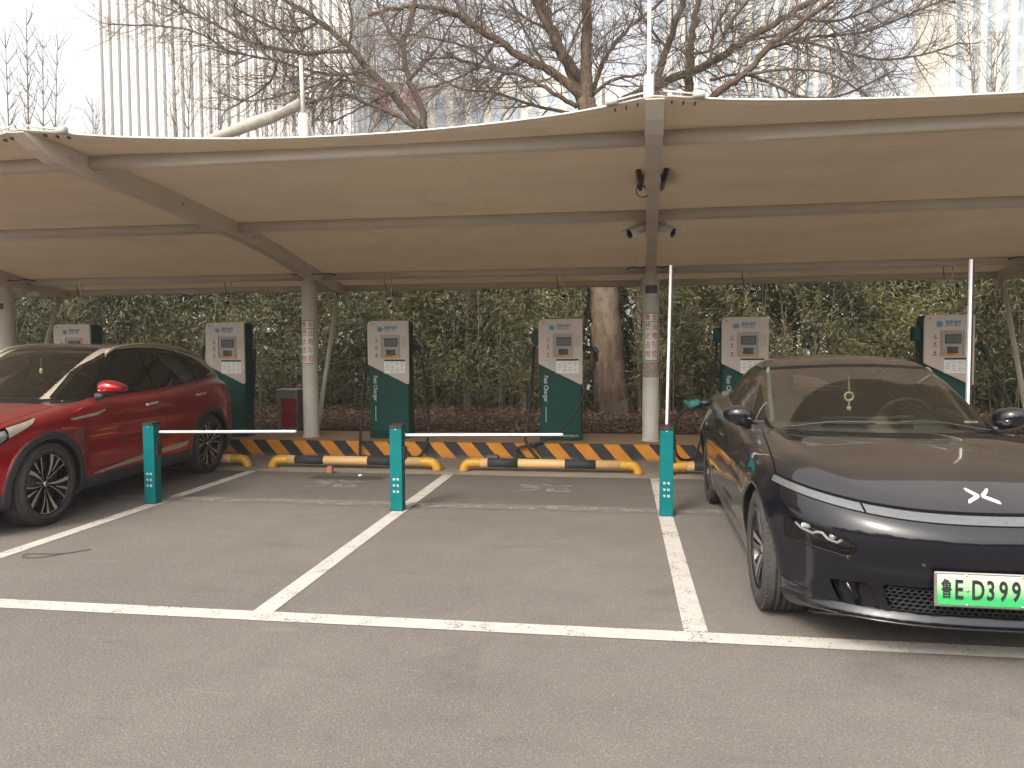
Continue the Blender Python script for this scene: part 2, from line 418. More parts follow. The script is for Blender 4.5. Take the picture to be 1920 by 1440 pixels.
def wheel(name_parent, cx, cy, cz, R, wid, side, style, rimR, rz=0.0, spin=0.0):
    """side = +1 outer face towards +x. Returns wheel empty-free mesh tree: tyre is the part, rim/disc/hub its sub-parts"""
    def X(v): return cx + side * v           # v: outward from wheel centre plane
    hw = wid / 2
    prof = [(rimR - 0.012, hw - 0.035), (rimR - 0.004, hw - 0.012), (rimR + 0.012, hw - 0.003), (rimR + 0.045, hw + 0.004), (R - 0.045, hw + 0.001), (R - 0.018, hw - 0.010), (R - 0.004, hw - 0.028), (R, hw - 0.05)]
    for g in (0.055, 0.02, -0.02, -0.055): prof += [(R, g + 0.006), (R - 0.008, g + 0.004), (R - 0.008, g - 0.004), (R, g - 0.006)]
    prof += [(R, -hw + 0.05), (R - 0.02, -hw + 0.01), (R - 0.06, -hw), (rimR, -hw + 0.02)]
    t = MB(); n = 72
    t.lathe([(r, side * h) for r, h in prof], (cx, cy, cz), 'x', n)
    for k in range(60):      # shoulder tread blocks
        a = 2 * math.pi * k / 60
        for sgn in (-1, 1):
            q = Matrix.Rotation(a, 3, 'X'); c = q @ Vector((0, 0, R - 0.010)); t.box((X(sgn * (hw - 0.03)), cy + c.y, cz + c.z), (0.034, 0.020, 0.014), 0, q)
    tyre = t.build('tyre', M['rubber'], name_parent, fix=True)
    b = MB()
    b.lathe([(rimR - 0.001, side * (hw - 0.012)), (rimR - 0.012, side * (hw - 0.010)), (rimR - 0.02, side * (hw - 0.03)), (rimR - 0.035, side * -0.02), (rimR - 0.04, side * (-hw + 0.02))], (cx, cy, cz), 'x', 64, 0)
    b.lathe([(0.0, side * 0.005), (rimR - 0.05, side * 0.0)], (cx, cy, cz), 'x', 40, 1)
    faceX = hw - 0.022
    def blade(poly, th, mi_, x_out, skew=0.0):
        """poly in polar (radius, angle) around wheel, extruded inward"""
        pts = []
        for (r, a) in poly:
            a += spin; pts.append((cy + r * math.sin(a), cz + r * math.cos(a), x_out - 0.035 * (1 - r / rimR) ** 2))
        m_ = len(pts); vs = [(X(p[2]), p[0], p[1]) for p in pts] + [(X(p[2] - th), p[0], p[1]) for p in pts]
        b.add(vs, [tuple(range(m_)), tuple(reversed(range(m_, 2 * m_)))], mi_); b.add(vs, [(i, m_ + i, m_ + (i + 1) % m_, (i + 1) % m_) for i in range(m_)], 2)
    def bar(r0, a0, w0, r1, a1, w1, mi_=3, th=0.03, dx=0.0, curve=0.0, seg=6):
        L, Rr = [], []
        for i in range(seg + 1):
            t_ = i / seg; r = r0 + (r1 - r0) * t_; a = a0 + (a1 - a0) * t_ + curve * math.sin(math.pi * t_); w = w0 + (w1 - w0) * t_
            L.append((r, a - w / 2 / r)); Rr.append((r, a + w / 2 / r))
        blade(L + Rr[::-1], th, mi_, faceX + dx)
    def arc(r0, r1, a0, a1, mi_=3, th=0.02, dx=0.0, seg=8):
        L = [(r1, a0 + (a1 - a0) * i / seg) for i in range(seg + 1)]; Q = [(r0, a0 + (a1 - a0) * i / seg) for i in range(seg + 1)]
        blade(L + Q[::-1], th, mi_, faceX + dx)
    ro = rimR - 0.014
    if style == 'turbine':
        for k in range(5):
            A = 2 * math.pi * k / 5
            bar(0.040, A + 0.20, 0.007, ro, A, 0.040)                       # broad blade
            bar(0.052, A + 0.55, 0.006, ro, A + 0.74, 0.013)                  # thin trailing blade
            bar(0.120, A + 0.40, 0.006, ro, A + 0.40, 0.027, dx=-0.003)        # short middle blade
            arc(ro - 0.009, ro, A - 0.07, A + 0.76)
            bar(0.05, A + 0.33, 0.03, ro, A + 0.37, 0.14, 2, 0.02, -0.03)     # dark backing web
        b.lathe([(0.0, side * (faceX - 0.018)), (0.03, side * (faceX - 0.019)), (0.034, side * (faceX - 0.04)), (0.06, side * (faceX - 0.06)), (0.07, side * 0.0)], (cx, cy, cz), 'x', 24, 2)
    else:
        for k in range(5):
            A = 2 * math.pi * k / 5
            bar(0.05, A - 0.25, 0.022, ro, A - 0.13, 0.040, 3, 0.045); bar(0.05, A + 0.25, 0.022, ro, A + 0.13, 0.040, 4, 0.045)
            bar(0.05, A, 0.06, ro, A, 0.03, 2, 0.03, -0.02)
            arc(ro - 0.012, ro, A - 0.2, A + 0.2, 3)
            bar(0.09, A + 0.63, 0.02, ro, A + 0.63, 0.016, 2, 0.03, -0.006)
        b.lathe([(0.0, side * (faceX - 0.020)), (0.03, side * (faceX - 0.021)), (0.04, side * (faceX - 0.03)), (0.062, side * (faceX - 0.036)), (0.07, side * 0.0)], (cx, cy, cz), 'x', 24, 2)
    b.build('rim', [M['rim_black'], M['black_gap'], M['rim_black'], M['rim_face'], M['rim_grey']], tyre, fix=True)
    d = MB(); d.lathe([(0.0, side * 0.012), (rimR - 0.075, side * 0.012), (rimR - 0.075, side * 0.03), (0.0, side * 0.03)], (cx, cy, cz), 'x', 36); d.build('brake_disc', M['disc'], tyre)
    hb = MB(); hb.lathe([(0.0, side * (faceX - 0.012)), (0.024, side * (faceX - 0.013)), (0.027, side * (faceX - 0.02))], (cx, cy, cz), 'x', 20); cap = hb.build('hub_cap', M['satin'], tyre)
    if style == 'turbine':   # ring emblem on the cap
        e = MB(); x = X(faceX - 0.0105)
        for a0, b0 in (((-.012, .012), (-.004, -.013)), ((-.004, -.013), (0, -.002)), ((0, -.002), (.004, -.013)), ((.004, -.013), (.012, .012)), ((-.006, .015), (0, .003)), ((0, .003), (.006, .015))):
            e.tube([(x, cy + a0[0], cz + a0[1]), (x, cy + b0[0], cz + b0[1])], 0.0016, 4)
        e.build('cap_emblem', M['black_gloss'], tyre)
    return tyre

def finish_car(root, F, cut):  pass
#@@P7
# ------------------------------------------------------------------ dark sedan (body coordinates: x across, y back from the nose, z up)
S_W = Spl([(0.10, .835), (0.18, .885), (0.30, .915), (0.45, .935), (0.60, .946), (0.72, .938), (0.82, .915), (0.92, .885), (1.05, .85)])
S_hood = Spl([(-.1, .61), (0.0, .680), (0.1, .742), (0.2, .795), (.3, .842), (.42, .886), (.55, .912), (0.75, .930), (1.0, .942), (1.25, .952), (1.6, .965), (2.4, .985), (3.2, 1.00), (3.9, 1.04), (4.4, 1.065), (4.75, 1.06), (4.95, 1.02)])
S_nose = Spl([(0.10, .20), (0.17, .12), (0.23, .075), (0.32, .055), (0.42, .045), (0.53, .02), (0.62, .012), (0.68, .03), (0.74, .07), (0.84, .16), (1.1, .4)])
S_tail = Spl([(0.10, 4.60), (0.25, 4.78), (0.5, 4.85), (0.7, 4.86), (0.9, 4.84), (1.05, 4.80), (1.3, 4.7)])
S_roof = Spl([(1.0, .80), (1.35, .955), (1.6, 1.075), (1.9, 1.215), (2.2, 1.335), (2.45, 1.405), (2.7, 1.435), (3.0, 1.44), (3.4, 1.405), (3.8, 1.325), (4.2, 1.21), (4.55, 1.10), (4.9, .97)])
S_ghw = Spl([(1.0, .80), (1.4, .80), (1.8, .79), (2.5, .800), (3.2, .795), (3.8, .75), (4.3, .67), (4.9, .55)])
P7_WH = (0.87, 3.868)
def F_sedan(x, y, z):
    ax = np.abs(x); W = S_W(z)
    W = W - 0.022 * gauss(y, 2.3, 0.75) * sstep(.2, .7, z) * (1 - sstep(.8, 1.0, z)) + 0.034 * gauss(y, 3.85, .6) * gauss(z, .76, .22) - 0.03 * gauss(y, 2.35, 1.0) * gauss(z, .30, .10)
    W = W - .03 * gauss(z, .66, .05) * gauss(y, 1.55, .5) * 0.3
    xa, xb = 1.02, 3.95
    u = np.clip(xa - y, 0, None) / (xa - S_nose(z)); v = np.clip(y - xb, 0, None) / (S_tail(z) - xb)
    q = (np.clip(ax / W, 1e-4, None) ** 2.7 + u ** 2.7 + v ** 3.0) ** (1 / 2.75)
    side = (q - 1) * W
    deck = S_hood(y) - 0.05 * (ax / .9) ** 3.2 + 0.034 * gauss(ax, .735, .13) * sstep(.15, .7, y) * (1 - sstep(1.3, 1.9, y)) - 0.012 * gauss(ax, .42, .22) * sstep(.3, .8, y) * (1 - sstep(1.1, 1.5, y))
    deck = deck + 0.025 * gauss(ax, .80, .13) * gauss(y, 3.85, .7)
    low = smax(side, (z - deck) * .97, 0.075)
    low = smax(low, 0.145 + .06 * sstep(.6, 0.05, y) + 0.04 * sstep(4.2, 4.9, y) - z, 0.03)
    k = .46 * (1 - sstep(1.9, 3.0, y)) - .25 * sstep(3.2, 4.2, y)
    ye = y - k * ax ** 2
    wg = S_ghw(y) - 0.50 * (z - .96) - 0.16 * np.clip(z - 1.15, 0, None) ** 2
    gh = smax((ax - wg) * .86, (z - (S_roof(ye) - 0.05 * (ax / .6) ** 2.4)) * .9, 0.085)
    gh = smax(gh, .7 - z, .02)
    f = smin(low, gh, 0.045)
    for cy in P7_WH:
        r = np.sqrt((y - cy) ** 2 + (z - .345) ** 2)
        f = f - 0.010 * gauss(r, .40, .05) * sstep(.7, .85, ax)
        well = smax(r - .372, .60 - ax, 0.02); f = smax(f, -well, 0.012)
    # lower air intake tunnels either side of the plate, and the chin lip
    f = f + 0.018 * np.exp(-np.clip(np.abs(z - .305) / .055, 0, 9) ** 4) * sstep(.78, .6, ax) * sstep(.5, .2, y)
    f = f - 0.018 * gauss(z, .215, .022) * sstep(.75, .2, y)
    f = f - 0.010 * gauss(z, .44, .03) * sstep(.70, .5, ax) * sstep(.5, .2, y)
    return f
def strip_z(ax):       # centre height of the light strip
    return .718 + .098 * np.clip(ax / .9, 0, 1.2) ** 2.4
def build_sedan(loc, rz):
    root = empty('sedan_car', loc, rz)
    V, T = implicit_mesh(F_sedan, (-1, -.1, .08), (1.02, 5.0, 1.5), 0.018)
    c = Cut(V, T)
    # --- wheel wells
    for cy in P7_WH:
        c.mark(lambda x, y, z: np.sqrt((y - cy) ** 2 + (z - .345) ** 2) - .3745, 1, lambda x, y, z: (np.abs(x) > .55) & (np.abs(y - cy) < .5) & (z < .8))
    c.mark(lambda x, y, z: z - .155, 1, lambda x, y, z: z < .2)
    # --- windscreen
    def ws(x, y, z):
        s = np.abs(x); a = s - (.640 + .060 * sstep(1.40, .97, z)); top = z - (1.360 - .030 * (s / .6) ** 2); bot = (.972 - .012 * (s / .7) ** 2) - z
        return smax(smax(a, top, .05), bot, .05)
    cw = lambda x, y, z: (y > 1.1) & (y < 2.7) & (z > .9)
    up = lambda x, y, z: (z > .9) & (y > 1.1) & (np.abs(x) < S_ghw(y) - .5 * (z - .96) - .035)
    c.mark(lambda x, y, z: ws(x, y, z) - .020, 3, cw, (0,)); c.mark(ws, 2, cw, (3,))
    # cowl panel
    c.mark(lambda x, y, z: np.maximum(np.abs(x) - .74, np.maximum(y - k_cowl(x), k_cowl(x) - .04 - y)), 10, lambda x, y, z: (z > .85) & (y > 1.1) & (y < 2.2), (0,))
    # --- side windows
    side = roundpoly([(1.98, .985, .03), (1.80, 1.005, .02), (2.18, 1.20, .15), (2.55, 1.325, .15), (3.0, 1.36, .2), (3.45, 1.315, .2), (3.95, 1.17, .1), (4.10, 1.075, .03), (3.9, 1.045, .1), (3.0, 1.005, .2)], .05)
    sd = poly_sd(side); sw = lambda x, y, z: (np.abs(x) > .42) & (z > .93) & (y > 1.6) & (y < 4.3)
    c.mark(lambda x, y, z: sd(y, z) - .016, 5, sw, (0,)); c.mark(lambda x, y, z: sd(y, z), 3, sw, (5,)); c.mark(lambda x, y, z: sd(y, z) + .014, 4, sw, (3,))
    c.mark(lambda x, y, z: np.abs(y - 3.05 - (z - 1.0) * -.08) - .035, 3, lambda x, y, z: sw(x, y, z) & (y > 2.8) & (y < 3.3), (4,))
    # --- rear window
    c.mark(lambda x, y, z: smax(smax(np.abs(x) - .52, y - 4.42, .05), 3.62 - y, .05), 4, lambda x, y, z: (z > 1.0) & (y > 3.4), (0,))
    # --- door shut lines
    d1 = poly_sd(roundpoly([(1.62, .27), (1.56, .60), (1.80, 1.02), (3.05, 1.02), (3.02, .27)], .06)); d2 = poly_sd(roundpoly([(3.02, .27), (3.05, 1.02), (4.05, 1.05), (4.02, .93, .1), (3.62, .66, .2), (3.46, .42), (3.40, .27)], .07))
    sc = lambda x, y, z: (np.abs(x) > .6) & (z < 1.0) & (y > 1.4) & (y < 4.2)
    for d in (d1, d2): c.gap(lambda x, y, z: d(y, z), 6, sc, .0028)
    # --- bonnet shut line, front strip and its shadow gaps
    hd = lambda x, y, z: (z > .70) & (y < 1.75) & (y > .25)
    c.gap(lambda x, y, z: np.abs(x) - (.862 - .07 * sstep(.5, 1.6, y) - .04 * sstep(1.3, 1.8, y)), 6, hd, .004)
    fr = lambda x, y, z: (y < .62) & (z > .6) & (z < .9) & (np.abs(x) < .885)
    sz = lambda x, z: z - strip_z(np.abs(x))
    c.mark(lambda x, y, z: np.abs(sz(x, z)) - .027, 6, fr, (0,)); c.mark(lambda x, y, z: np.abs(sz(x, z) + .002) - .0185, 7, fr, (6,))
    for q in (.52,): c.gap(lambda x, y, z: np.abs(x) - q - (z - .7) * .3, 6, fr, .004, (7,))
    # --- headlamp pods
    hp = roundpoly([(.845, .640, .03), (.80, .645, .02), (.595, .580, .04), (.570, .555, .03), (.605, .512, .03), (.845, .535, .03)], .03)
    hs = poly_sd(hp); hc = lambda x, y, z: (y < .75) & (z > .4) & (z < .8) & (np.abs(x) > .4)
    c.mark(lambda x, y, z: hs(np.abs(x), z) - .006, 6, hc, (0,)); c.mark(lambda x, y, z: hs(np.abs(x), z), 8, hc, (6,))
    # --- lower intake, side ducts
    gp = poly_sd(roundpoly([(-.46, .395), (.46, .395), (.42, .265), (-.42, .265)], .02)); gc = lambda x, y, z: (y < .5) & (z < .5)
    c.mark(lambda x, y, z: gp(x, z), 9, gc, (0,))
    dp = poly_sd(roundpoly([(.515, .39), (.67, .375), (.62, .262), (.455, .26)], .015)); c.mark(lambda x, y, z: dp(np.abs(x), z), 11, gc, (0,))
    c.gap(lambda x, y, z: z - (.262 + .0 * x) - .05 * sstep(.62, .9, np.abs(x)), 6, lambda x, y, z: (y < .55) & (np.abs(x) > .62) & (z < .4), .003)
    mats = {0: M['paint_dark'], 1: M['well'], 3: M['black_gloss'], 5: M['satin_dark'], 6: M['black_gap'], 10: M['black_plastic']}
    c.part([0, 1, 6], F_sedan, 'body', {0: M['paint_dark'], 1: M['well'], 6: M['black_gap']}, root)
    tr = c.part([3, 10], F_sedan, 'window_surround', {3: M['black_gloss'], 10: M['black_plastic']}, root, 0.001)
    c.part([5], F_sedan, 'window_trim', M['satin'], root, 0.002)
    wsh = c.part([2], F_sedan, 'windscreen', M['glass_ws'], root)
    for sgn, nm in ((-1, 'side_window'), (1, 'side_window')):
        for a, b in ((0, 3.05), (3.05, 3.62)):
            c.part([4], F_sedan, nm, M['glass_side'], root, 0, lambda x, y, z: (x * sgn > .3) & (y > a) & ((y < b) | (np.abs(x) > .521 + 0 * y) & (a > 1)) & ~((y > 3.615) & (np.abs(x) < .5205)))
    c.part([4], F_sedan, 'rear_window', M['glass_side'], root, 0, lambda x, y, z: (y > 3.615) & (np.abs(x) < .5205))
    for lo, hi, s in ((.0, .523, 0), (.523, 1, 1), (.523, 1, -1)):
        st = c.part([7], F_sedan, 'light_strip', M['strip'], root, -.004, (lambda x, y, z: np.abs(x) < .52 + (z - .7) * .3) if s == 0 else (lambda x, y, z: (x * s > .52 + (z - .7) * .3)))
    # headlamps: clear lens over a dark pocket with its reflector bars
    for s in (-1, 1):
        side_c = lambda x, y, z: x * s > 0
        hl = c.part([8], F_sedan, 'headlight', M['black_gloss'], root, -.05, side_c)
        c.part([8], F_sedan, 'lens', M['lens'], hl, 0.0, side_c)
        led = MB()
        def surf(ax, z):    # nose surface at (ax, z)
            ys = np.linspace(-.05, .9, 400); f = F_sedan(np.full(400, ax), ys, np.full(400, z)); i = int(np.argmax(f < 0)); return ys[i]
        line = [(.805, .622), (.785, .602), (.740, .588), (.722, .600), (.704, .600), (.682, .575), (.645, .565), (.628, .582)]
        led.tube([(s * a, surf(a, z) + .016, z) for a, z in line], .0068, 8, 1)
        for a, z, w in ((.765, .618, .045), (.663, .590, .028)):
            led.box((s * a, surf(a, z) + .024, z), (w, .02, .026), 1, Matrix.Rotation(s * .45, 3, 'Z'), .006)
            led.sphere((s * (a - .0), surf(a, z) + .024, z), .012, 8, 0)
        led.build('lamp_reflector', [M['chrome'], M['lamp_white']], hl)
        lip = MB(); low = [(.846, .540), (.80, .530), (.72, .523), (.65, .514), (.615, .506), (.59, .514)]
        lip.tube([(s * a, surf(a, z) - .001, z) for a, z in low], .004, 8); lip.build('lamp_bezel', M['black_gloss'], hl)
    c.part([9], F_sedan, 'lower_grille', M['black_gap'], root, -.05)
    for s in (-1, 1):
        c.part([11], F_sedan, 'air_duct', M['black_gloss'], root, -.03, lambda x, y, z: x * s > 0)
        q = MB(); q.tube([(s * a, surf(a, z) + .006, z) for a, z in ((.60, .375), (.545, .265))], .010, 6); q.build('duct_fin', M['black_gloss'], root)
    # honeycomb in the intake
    hx = MB(); r = .0135
    for j in range(7):
        for i in range(-15, 16):
            px = (i + (j % 2) * .5) * r * 2.15; pz = .275 + j * r * 1.45
            if abs(px) > .45 - (.395 - pz) * .3 or pz > .386: continue
            y0 = surf(abs(px), pz) + .012
            ring = [(px + r * 1.12 * math.cos(a), y0, pz + r * .78 * math.sin(a)) for a in [math.pi / 6 + k * math.pi / 3 for k in range(6)]]
            hx.tube(ring + [ring[0]], .0021, 4, 0, False, False)
    hx.build('grille_mesh', M['black_plastic'], root)
    # chin lip
    lp = MB(); pts = [(a, surf(abs(a), .222) - .003, .212 - .04 * sstep(.55, .8, abs(a))) for a in np.linspace(-.74, .74, 41)]
    lp.tube(pts, .008, 6); lp.build('front_lip', M['black_gloss'], root)
    # parking sensors
    for a, z in ((.60, .50), (.30, .51), (-.60, .50), (-.30, .51)):
        q = MB(); q.lathe([(0, -.001), (.009, -.001), (.0105, .001), (.011, .004)], (a, surf(abs(a), z) - .001, z), 'y', 16); q.build('parking_sensor', M['black_plastic'], root)
    # number plate (green, gradient printed plate) in its frame
    pl = MB(); yp = surf(.0, .44) - .022; zc = .412
    tilt = Matrix.Rotation(R_(-4), 3, 'X')
    pe = bpy.data.objects.new('number_plate', None)
    fr_ = MB(); fr_.box((0, 0, 0), (.500, .010, .158), 0, None, .006); frame = fr_.build('plate_frame', M['satin'])
    pb = MB(); pb.box((0, -.0065, 0), (.478, .004, .138), 0, None, .002); plate = pb.build('number_plate', M['plate'], root)
    plate.location = (PLATE_DX, yp, zc); plate.rotation_euler = (R_(-3), 0, 0); frame.parent = plate
    bk = MB(); bk.box((0, .025, 0), (.40, .05, .10), 0); bk.build('plate_bracket', M['black_plastic'], plate)
    for dx, dz in ((-.115, .066), (.115, .066), (-.115, -.066), (.115, -.066), (-.112, 0)):
        q = MB(); q.sphere((dx, -.009, dz), .006 if dz else .0075, 8, 0, (1, .6, 1)); q.build('screw', M['satin'], plate)
    text_obj('plate_writing', '鲁', .082, M['plate_ink'], plate, (-.2, -.0095, -.002), align='CENTER', sx=.60, sy=1.15, bold=.0014)
    text_obj('plate_writing', 'E', .122, M['plate_ink'], plate, (-.149, -.0095, -.002), align='CENTER', sx=.62, sy=1.0, bold=.0030)
    for i, ch in enumerate('D3993'):
        text_obj('plate_writing', ch, .122, M['plate_ink'], plate, (-.069 + i * .0525, -.0095, -.002), align='CENTER', sx=.62, sy=1.0, bold=.0030)
    # emblem on the bonnet nose: four slanted blades
    em = MB()
    def hoodz(ax, y):
        zs = np.linspace(.5, 1.2, 700); f = F_sedan(np.full(700, ax), np.full(700, y), zs); return zs[len(f) - 1 - int(np.argmax((f < 0)[::-1]))]
    def epoly(pts):
        up_ = [(p[0], EMB_Y - p[1] * 1.0, hoodz(abs(p[0]), EMB_Y - p[1]) + .006) for p in pts]; dn = [(p[0], p[1], p[2] - .008) for p in up_]
        n_ = len(pts); em.add(up_ + dn, [tuple(range(n_)), tuple(reversed(range(n_, 2 * n_)))] + [(i, n_ + i, n_ + (i + 1) % n_, (i + 1) % n_) for i in range(n_)])
    for sx in (-1, 1):
        epoly([(sx * .004 * 1, .000), (sx * .014, .010), (sx * .062, .044), (sx * .070, .046), (sx * .066, .030), (sx * .026, .001)])
        epoly([(sx * .004, -.006), (sx * .024, -.006), (sx * .050, -.042), (sx * .052, -.056), (sx * .042, -.052), (sx * .012, -.018)])
    em.build('emblem', M['emblem'], root, fix=True)
    # mirrors
    for s in (-1, 1):
        mm = MB(); mm.sphere((0, 0, 0), 1, 16, 0, (1, 1, 1)); mm.v = [tuple(math.copysign(abs(c) ** p_, c) * q_ for c, q_, p_ in zip(v, (.108, .085, .074), (.72, .8, .66))) for v in mm.v]; mr = mm.build('door_mirror', M['paint_dark'], root)
        for v in mr.data.vertices:
            if v.co.y > .02: v.co.y = .02 + (v.co.y - .02) * .5
            v.co.z += .012 * (v.co.x * s / .105); v.co.y += .03 * (v.co.x * s / .105) ** 2
            v.co.z *= 1 - .25 * max(0, v.co.x * s / .105)
        mr.location = (s * .885, 1.88, 1.025)
        g = MB(); g.sphere((s * .0, .045, 0), 1, 10, 0, (.085, .012, .052)); g.build('mirror_glass', M['chrome'], mr)
        a = MB(); a.tube([(s * -.03, .005, -.045), (s * -.09, .01, -.075), (s * -.15, .01, -.09)], [.022, .03, .035], 10); a.build('mirror_arm', M['black_gloss'], mr)
        w = MB(); w.tube([(s * (-.07 + .165 * t), -.070 + .018 * t + .035 * t ** 3, -.012 + .012 * t) for t in np.linspace(0, 1, 8)], .0045, 6); w.build('mirror_indicator', M['chrome'], mr)
    # flush handles
    for s in (-1, 1):
        for y0 in (2.72, 3.58):
            xx = [a for a in np.linspace(.7, 1.0, 300) if F_sedan(np.array([a]), np.array([y0]), np.array([.80]))[0] > 0][0]
            q = MB(); q.box((s * (xx + .002), y0, .80), (.008, .19, .028), 0, None, .003); q.build('door_handle', M['chrome'], root)
    # wipers
    wp = MB(); zr = lambda x_, y_: hoodz(abs(x_), y_) + .014
    for a, b in (((-.62, 1.62), (-.10, 1.47)), ((.05, 1.48), (.64, 1.60))):
        wp.tube([(a[0] + (b[0] - a[0]) * t, a[1] + (b[1] - a[1]) * t + .0, zr(a[0] + (b[0] - a[0]) * t, a[1] + (b[1] - a[1]) * t)) for t in np.linspace(0, 1, 12)], .007, 6)
    wp.build('wiper', M['black_plastic'], root)
    # cabin
    cb = MB()
    cb.box((0, 2.02, .86), (1.34, .50, .14), 0, Matrix.Rotation(-.08, 3, 'X'), .05); cb.box((0, 2.22, .80), (1.3, .2, .3), 0, None, .05)
    cb.build('dashboard', M['trim_in'], root)
    sc_ = MB(); sc_.box((.02, 2.06, .955), (.62, .02, .11), 0, Matrix.Rotation(.15, 3, 'X'), .006); sc_.build('dashboard_screen', M['black_gloss'], root)
    dl = MB(); dl.box((.12, 1.98, .975), (.80, .012, .018), 0, None, .003); dl.build('dashboard_trim', M['trim_pale'], root)
    stw = MB(); cs = Vector((.36, 2.36, .96)); rt = Matrix.Rotation(R_(-62), 3, 'X')
    stw.tube([cs + rt @ Vector((.185 * math.cos(a), .185 * math.sin(a), 0)) for a in np.linspace(0, 2 * math.pi, 37)], .015, 8, 0, False)
    stw.box(cs, (.16, .09, .04), 0, rt, .02); stw.tube([cs + rt @ Vector((-.18, 0, 0)), cs, cs + rt @ Vector((.18, 0, 0))], .014, 6); stw.tube([cs, cs + Vector((0, -.3, -.12))], .03, 8)
    stw.build('steering_wheel', M['black_plastic'], root)
    for sx in (-.36, .36):
        se = MB(); se.box((sx, 2.95, .50), (.50, .52, .16), 0, None, .06); se.box((sx, 3.22, .82), (.48, .13, .62), 0, Matrix.Rotation(-.3, 3, 'X'), .05); se.box((sx, 3.32, 1.20), (.25, .09, .17), 0, Matrix.Rotation(-.15, 3, 'X'), .035)
        se.build('seat', M['seat'], root)
    se = MB(); se.box((0, 3.85, .5), (1.2, .5, .16), 0, None, .06); se.box((0, 4.08, .80), (1.2, .14, .55), 0, Matrix.Rotation(-.4, 3, 'X'), .05); se.build('rear_bench', M['seat'], root)
    for s in (-1, 1):        # pale pillar linings seen through the windscreen
        pp = MB(); pts = []
        for t in np.linspace(0, 1, 9):
            z = 1.0 + .36 * t; x_ = .68 - .07 * t - .03; y_ = 1.85 + .60 * t + .06; pts.append((s * x_, y_ + .02, z - .02))
        pp.tube(pts, .018, 6); pp.build('pillar_lining', M['trim_pale'], root)
    mi_ = MB(); mi_.box((0, 2.42, 1.30), (.24, .03, .065), 0, None, .015); mi_.box((0, 2.38, 1.352), (.10, .10, .05), 0, None, .015); mi_.build('inside_mirror', M['trim_in'], root)
    hg = MB(); hx_, hy_ = -.02, 2.37
    hg.tube([(hx_, hy_ + .02, 1.30), (hx_ + .006, hy_, 1.17), (hx_, hy_, 1.165)], .0025, 5); hg.tube([(hx_, hy_ + .02, 1.30), (hx_ - .006, hy_, 1.17)], .0025, 5)
    hg.tube([(hx_ + .030 * math.cos(a), hy_, 1.135 + .030 * math.sin(a)) for a in np.linspace(0, 2 * math.pi, 25)], .0085, 6, 0, False)
    hg.sphere((hx_, hy_, 1.135), .010, 8, 1); hg.tube([(hx_, hy_, 1.100), (hx_ - .006, hy_, 1.045)], .003, 5); hg.tube([(hx_, hy_, 1.100), (hx_ + .006, hy_, 1.045)], .003, 5)
    hg.sphere((hx_ - .007, hy_, 1.045), .010, 6, 0, (1, 1, 1.8)); hg.sphere((hx_ + .007, hy_, 1.045), .010, 6, 0, (1, 1, 1.8)); hg.sphere((hx_, hy_, 1.10), .007, 6, 0)
    ho = hg.build('hanging_ornament', [M['ornament'], M['trim_in']], None); tag(ho, 'pale jade ring ornament with tassels hanging behind the windscreen of the dark sedan', 'ornament'); 
    ho.matrix_world = Matrix.Translation(loc) @ Matrix.Rotation(rz, 4, 'Z')
    pc = MB(); pc.box((.60, 1.80, 1.005), (.085, .004, .022), 0, Matrix.Rotation(-.9, 3, 'X'), .001); cd = pc.build('paper_card', M['paper'], None)
    tag(cd, 'small white paper slip at the lower right corner of the dark sedan windscreen', 'card'); cd.matrix_world = ho.matrix_world.copy()
    for cy in P7_WH:
        for s in (-1, 1):
            wheel(root, s * .800, cy, .345, .345, .245, s, 'five', .245, spin=.3 if cy < 2 else 1.1)
    # tail lamp bar
    tl = MB(); tl.tube([(a, [yy for yy in np.linspace(5.0, 4.2, 300) if F_sedan(np.array([abs(a)]), np.array([yy]), np.array([.93]))[0] < 0][0], .93) for a in np.linspace(-.8, .8, 33)], .012, 6); tl.build('tail_light', M['tail_red'], root)
    return root
def k_cowl(x): return 1.50 + .46 * x ** 2
PLATE_DX = -0.02; EMB_Y = .21
def ws_dust(m):
    s = m.sep(m.coord()); x, y = s[0], s[1]
    def sector(cx, cy, r0, r1):     # wiped arcs stay clean
        d = m.math('SQRT', m.math('ADD', m.math('POWER', m.math('SUBTRACT', x, cx), 2.0), m.math('POWER', m.math('SUBTRACT', y, cy), 2.0)))
        return m.math('MULTIPLY', m.maprange(d, r0, r0 + .02), m.maprange(d, r1, r1 - .02))
    a = m.math('MAXIMUM', sector(-.02, 1.45, .12, .62), sector(.60, 1.5, .10, .62))
    return m.math('MULTIPLY', m.maprange(a, 0, 1, .10, .028), m.maprange(m.noise(m.coord(), 5, 4), .3, .7, .85, 1.15))
M['glass_ws'] = glass_mat('windscreen_glass', (0.62, 0.66, 0.58), 0.02, (0.30, 0.25, 0.19), ws_dust)
M['satin_dark'] = simple('dark_satin', (0.15, 0.14, 0.13), 0.3, 0.8)
M['emblem'] = simple('emblem_white_metal', (0.80, 0.80, 0.80), 0.22, 0.4)
M['ornament'] = simple('pale_jade', (0.55, 0.55, 0.36), 0.35)
M['paper'] = simple('white_paper', (0.75, 0.75, 0.73), 0.6)
M['plate_ink'] = simple('plate_ink', (0.012, 0.014, 0.012), 0.5)
def _plate():
    m = NT('green_plate'); z = m.sep(m.coord())[2]      # the plate itself is printed white at the top, green below
    return m.fin(m.bsdf(m.mix(m.maprange(z, .055, -.035), (0.47, 0.52, 0.38), (0.03, 0.33, 0.10)), 0.35))
M['plate'] = _plate()
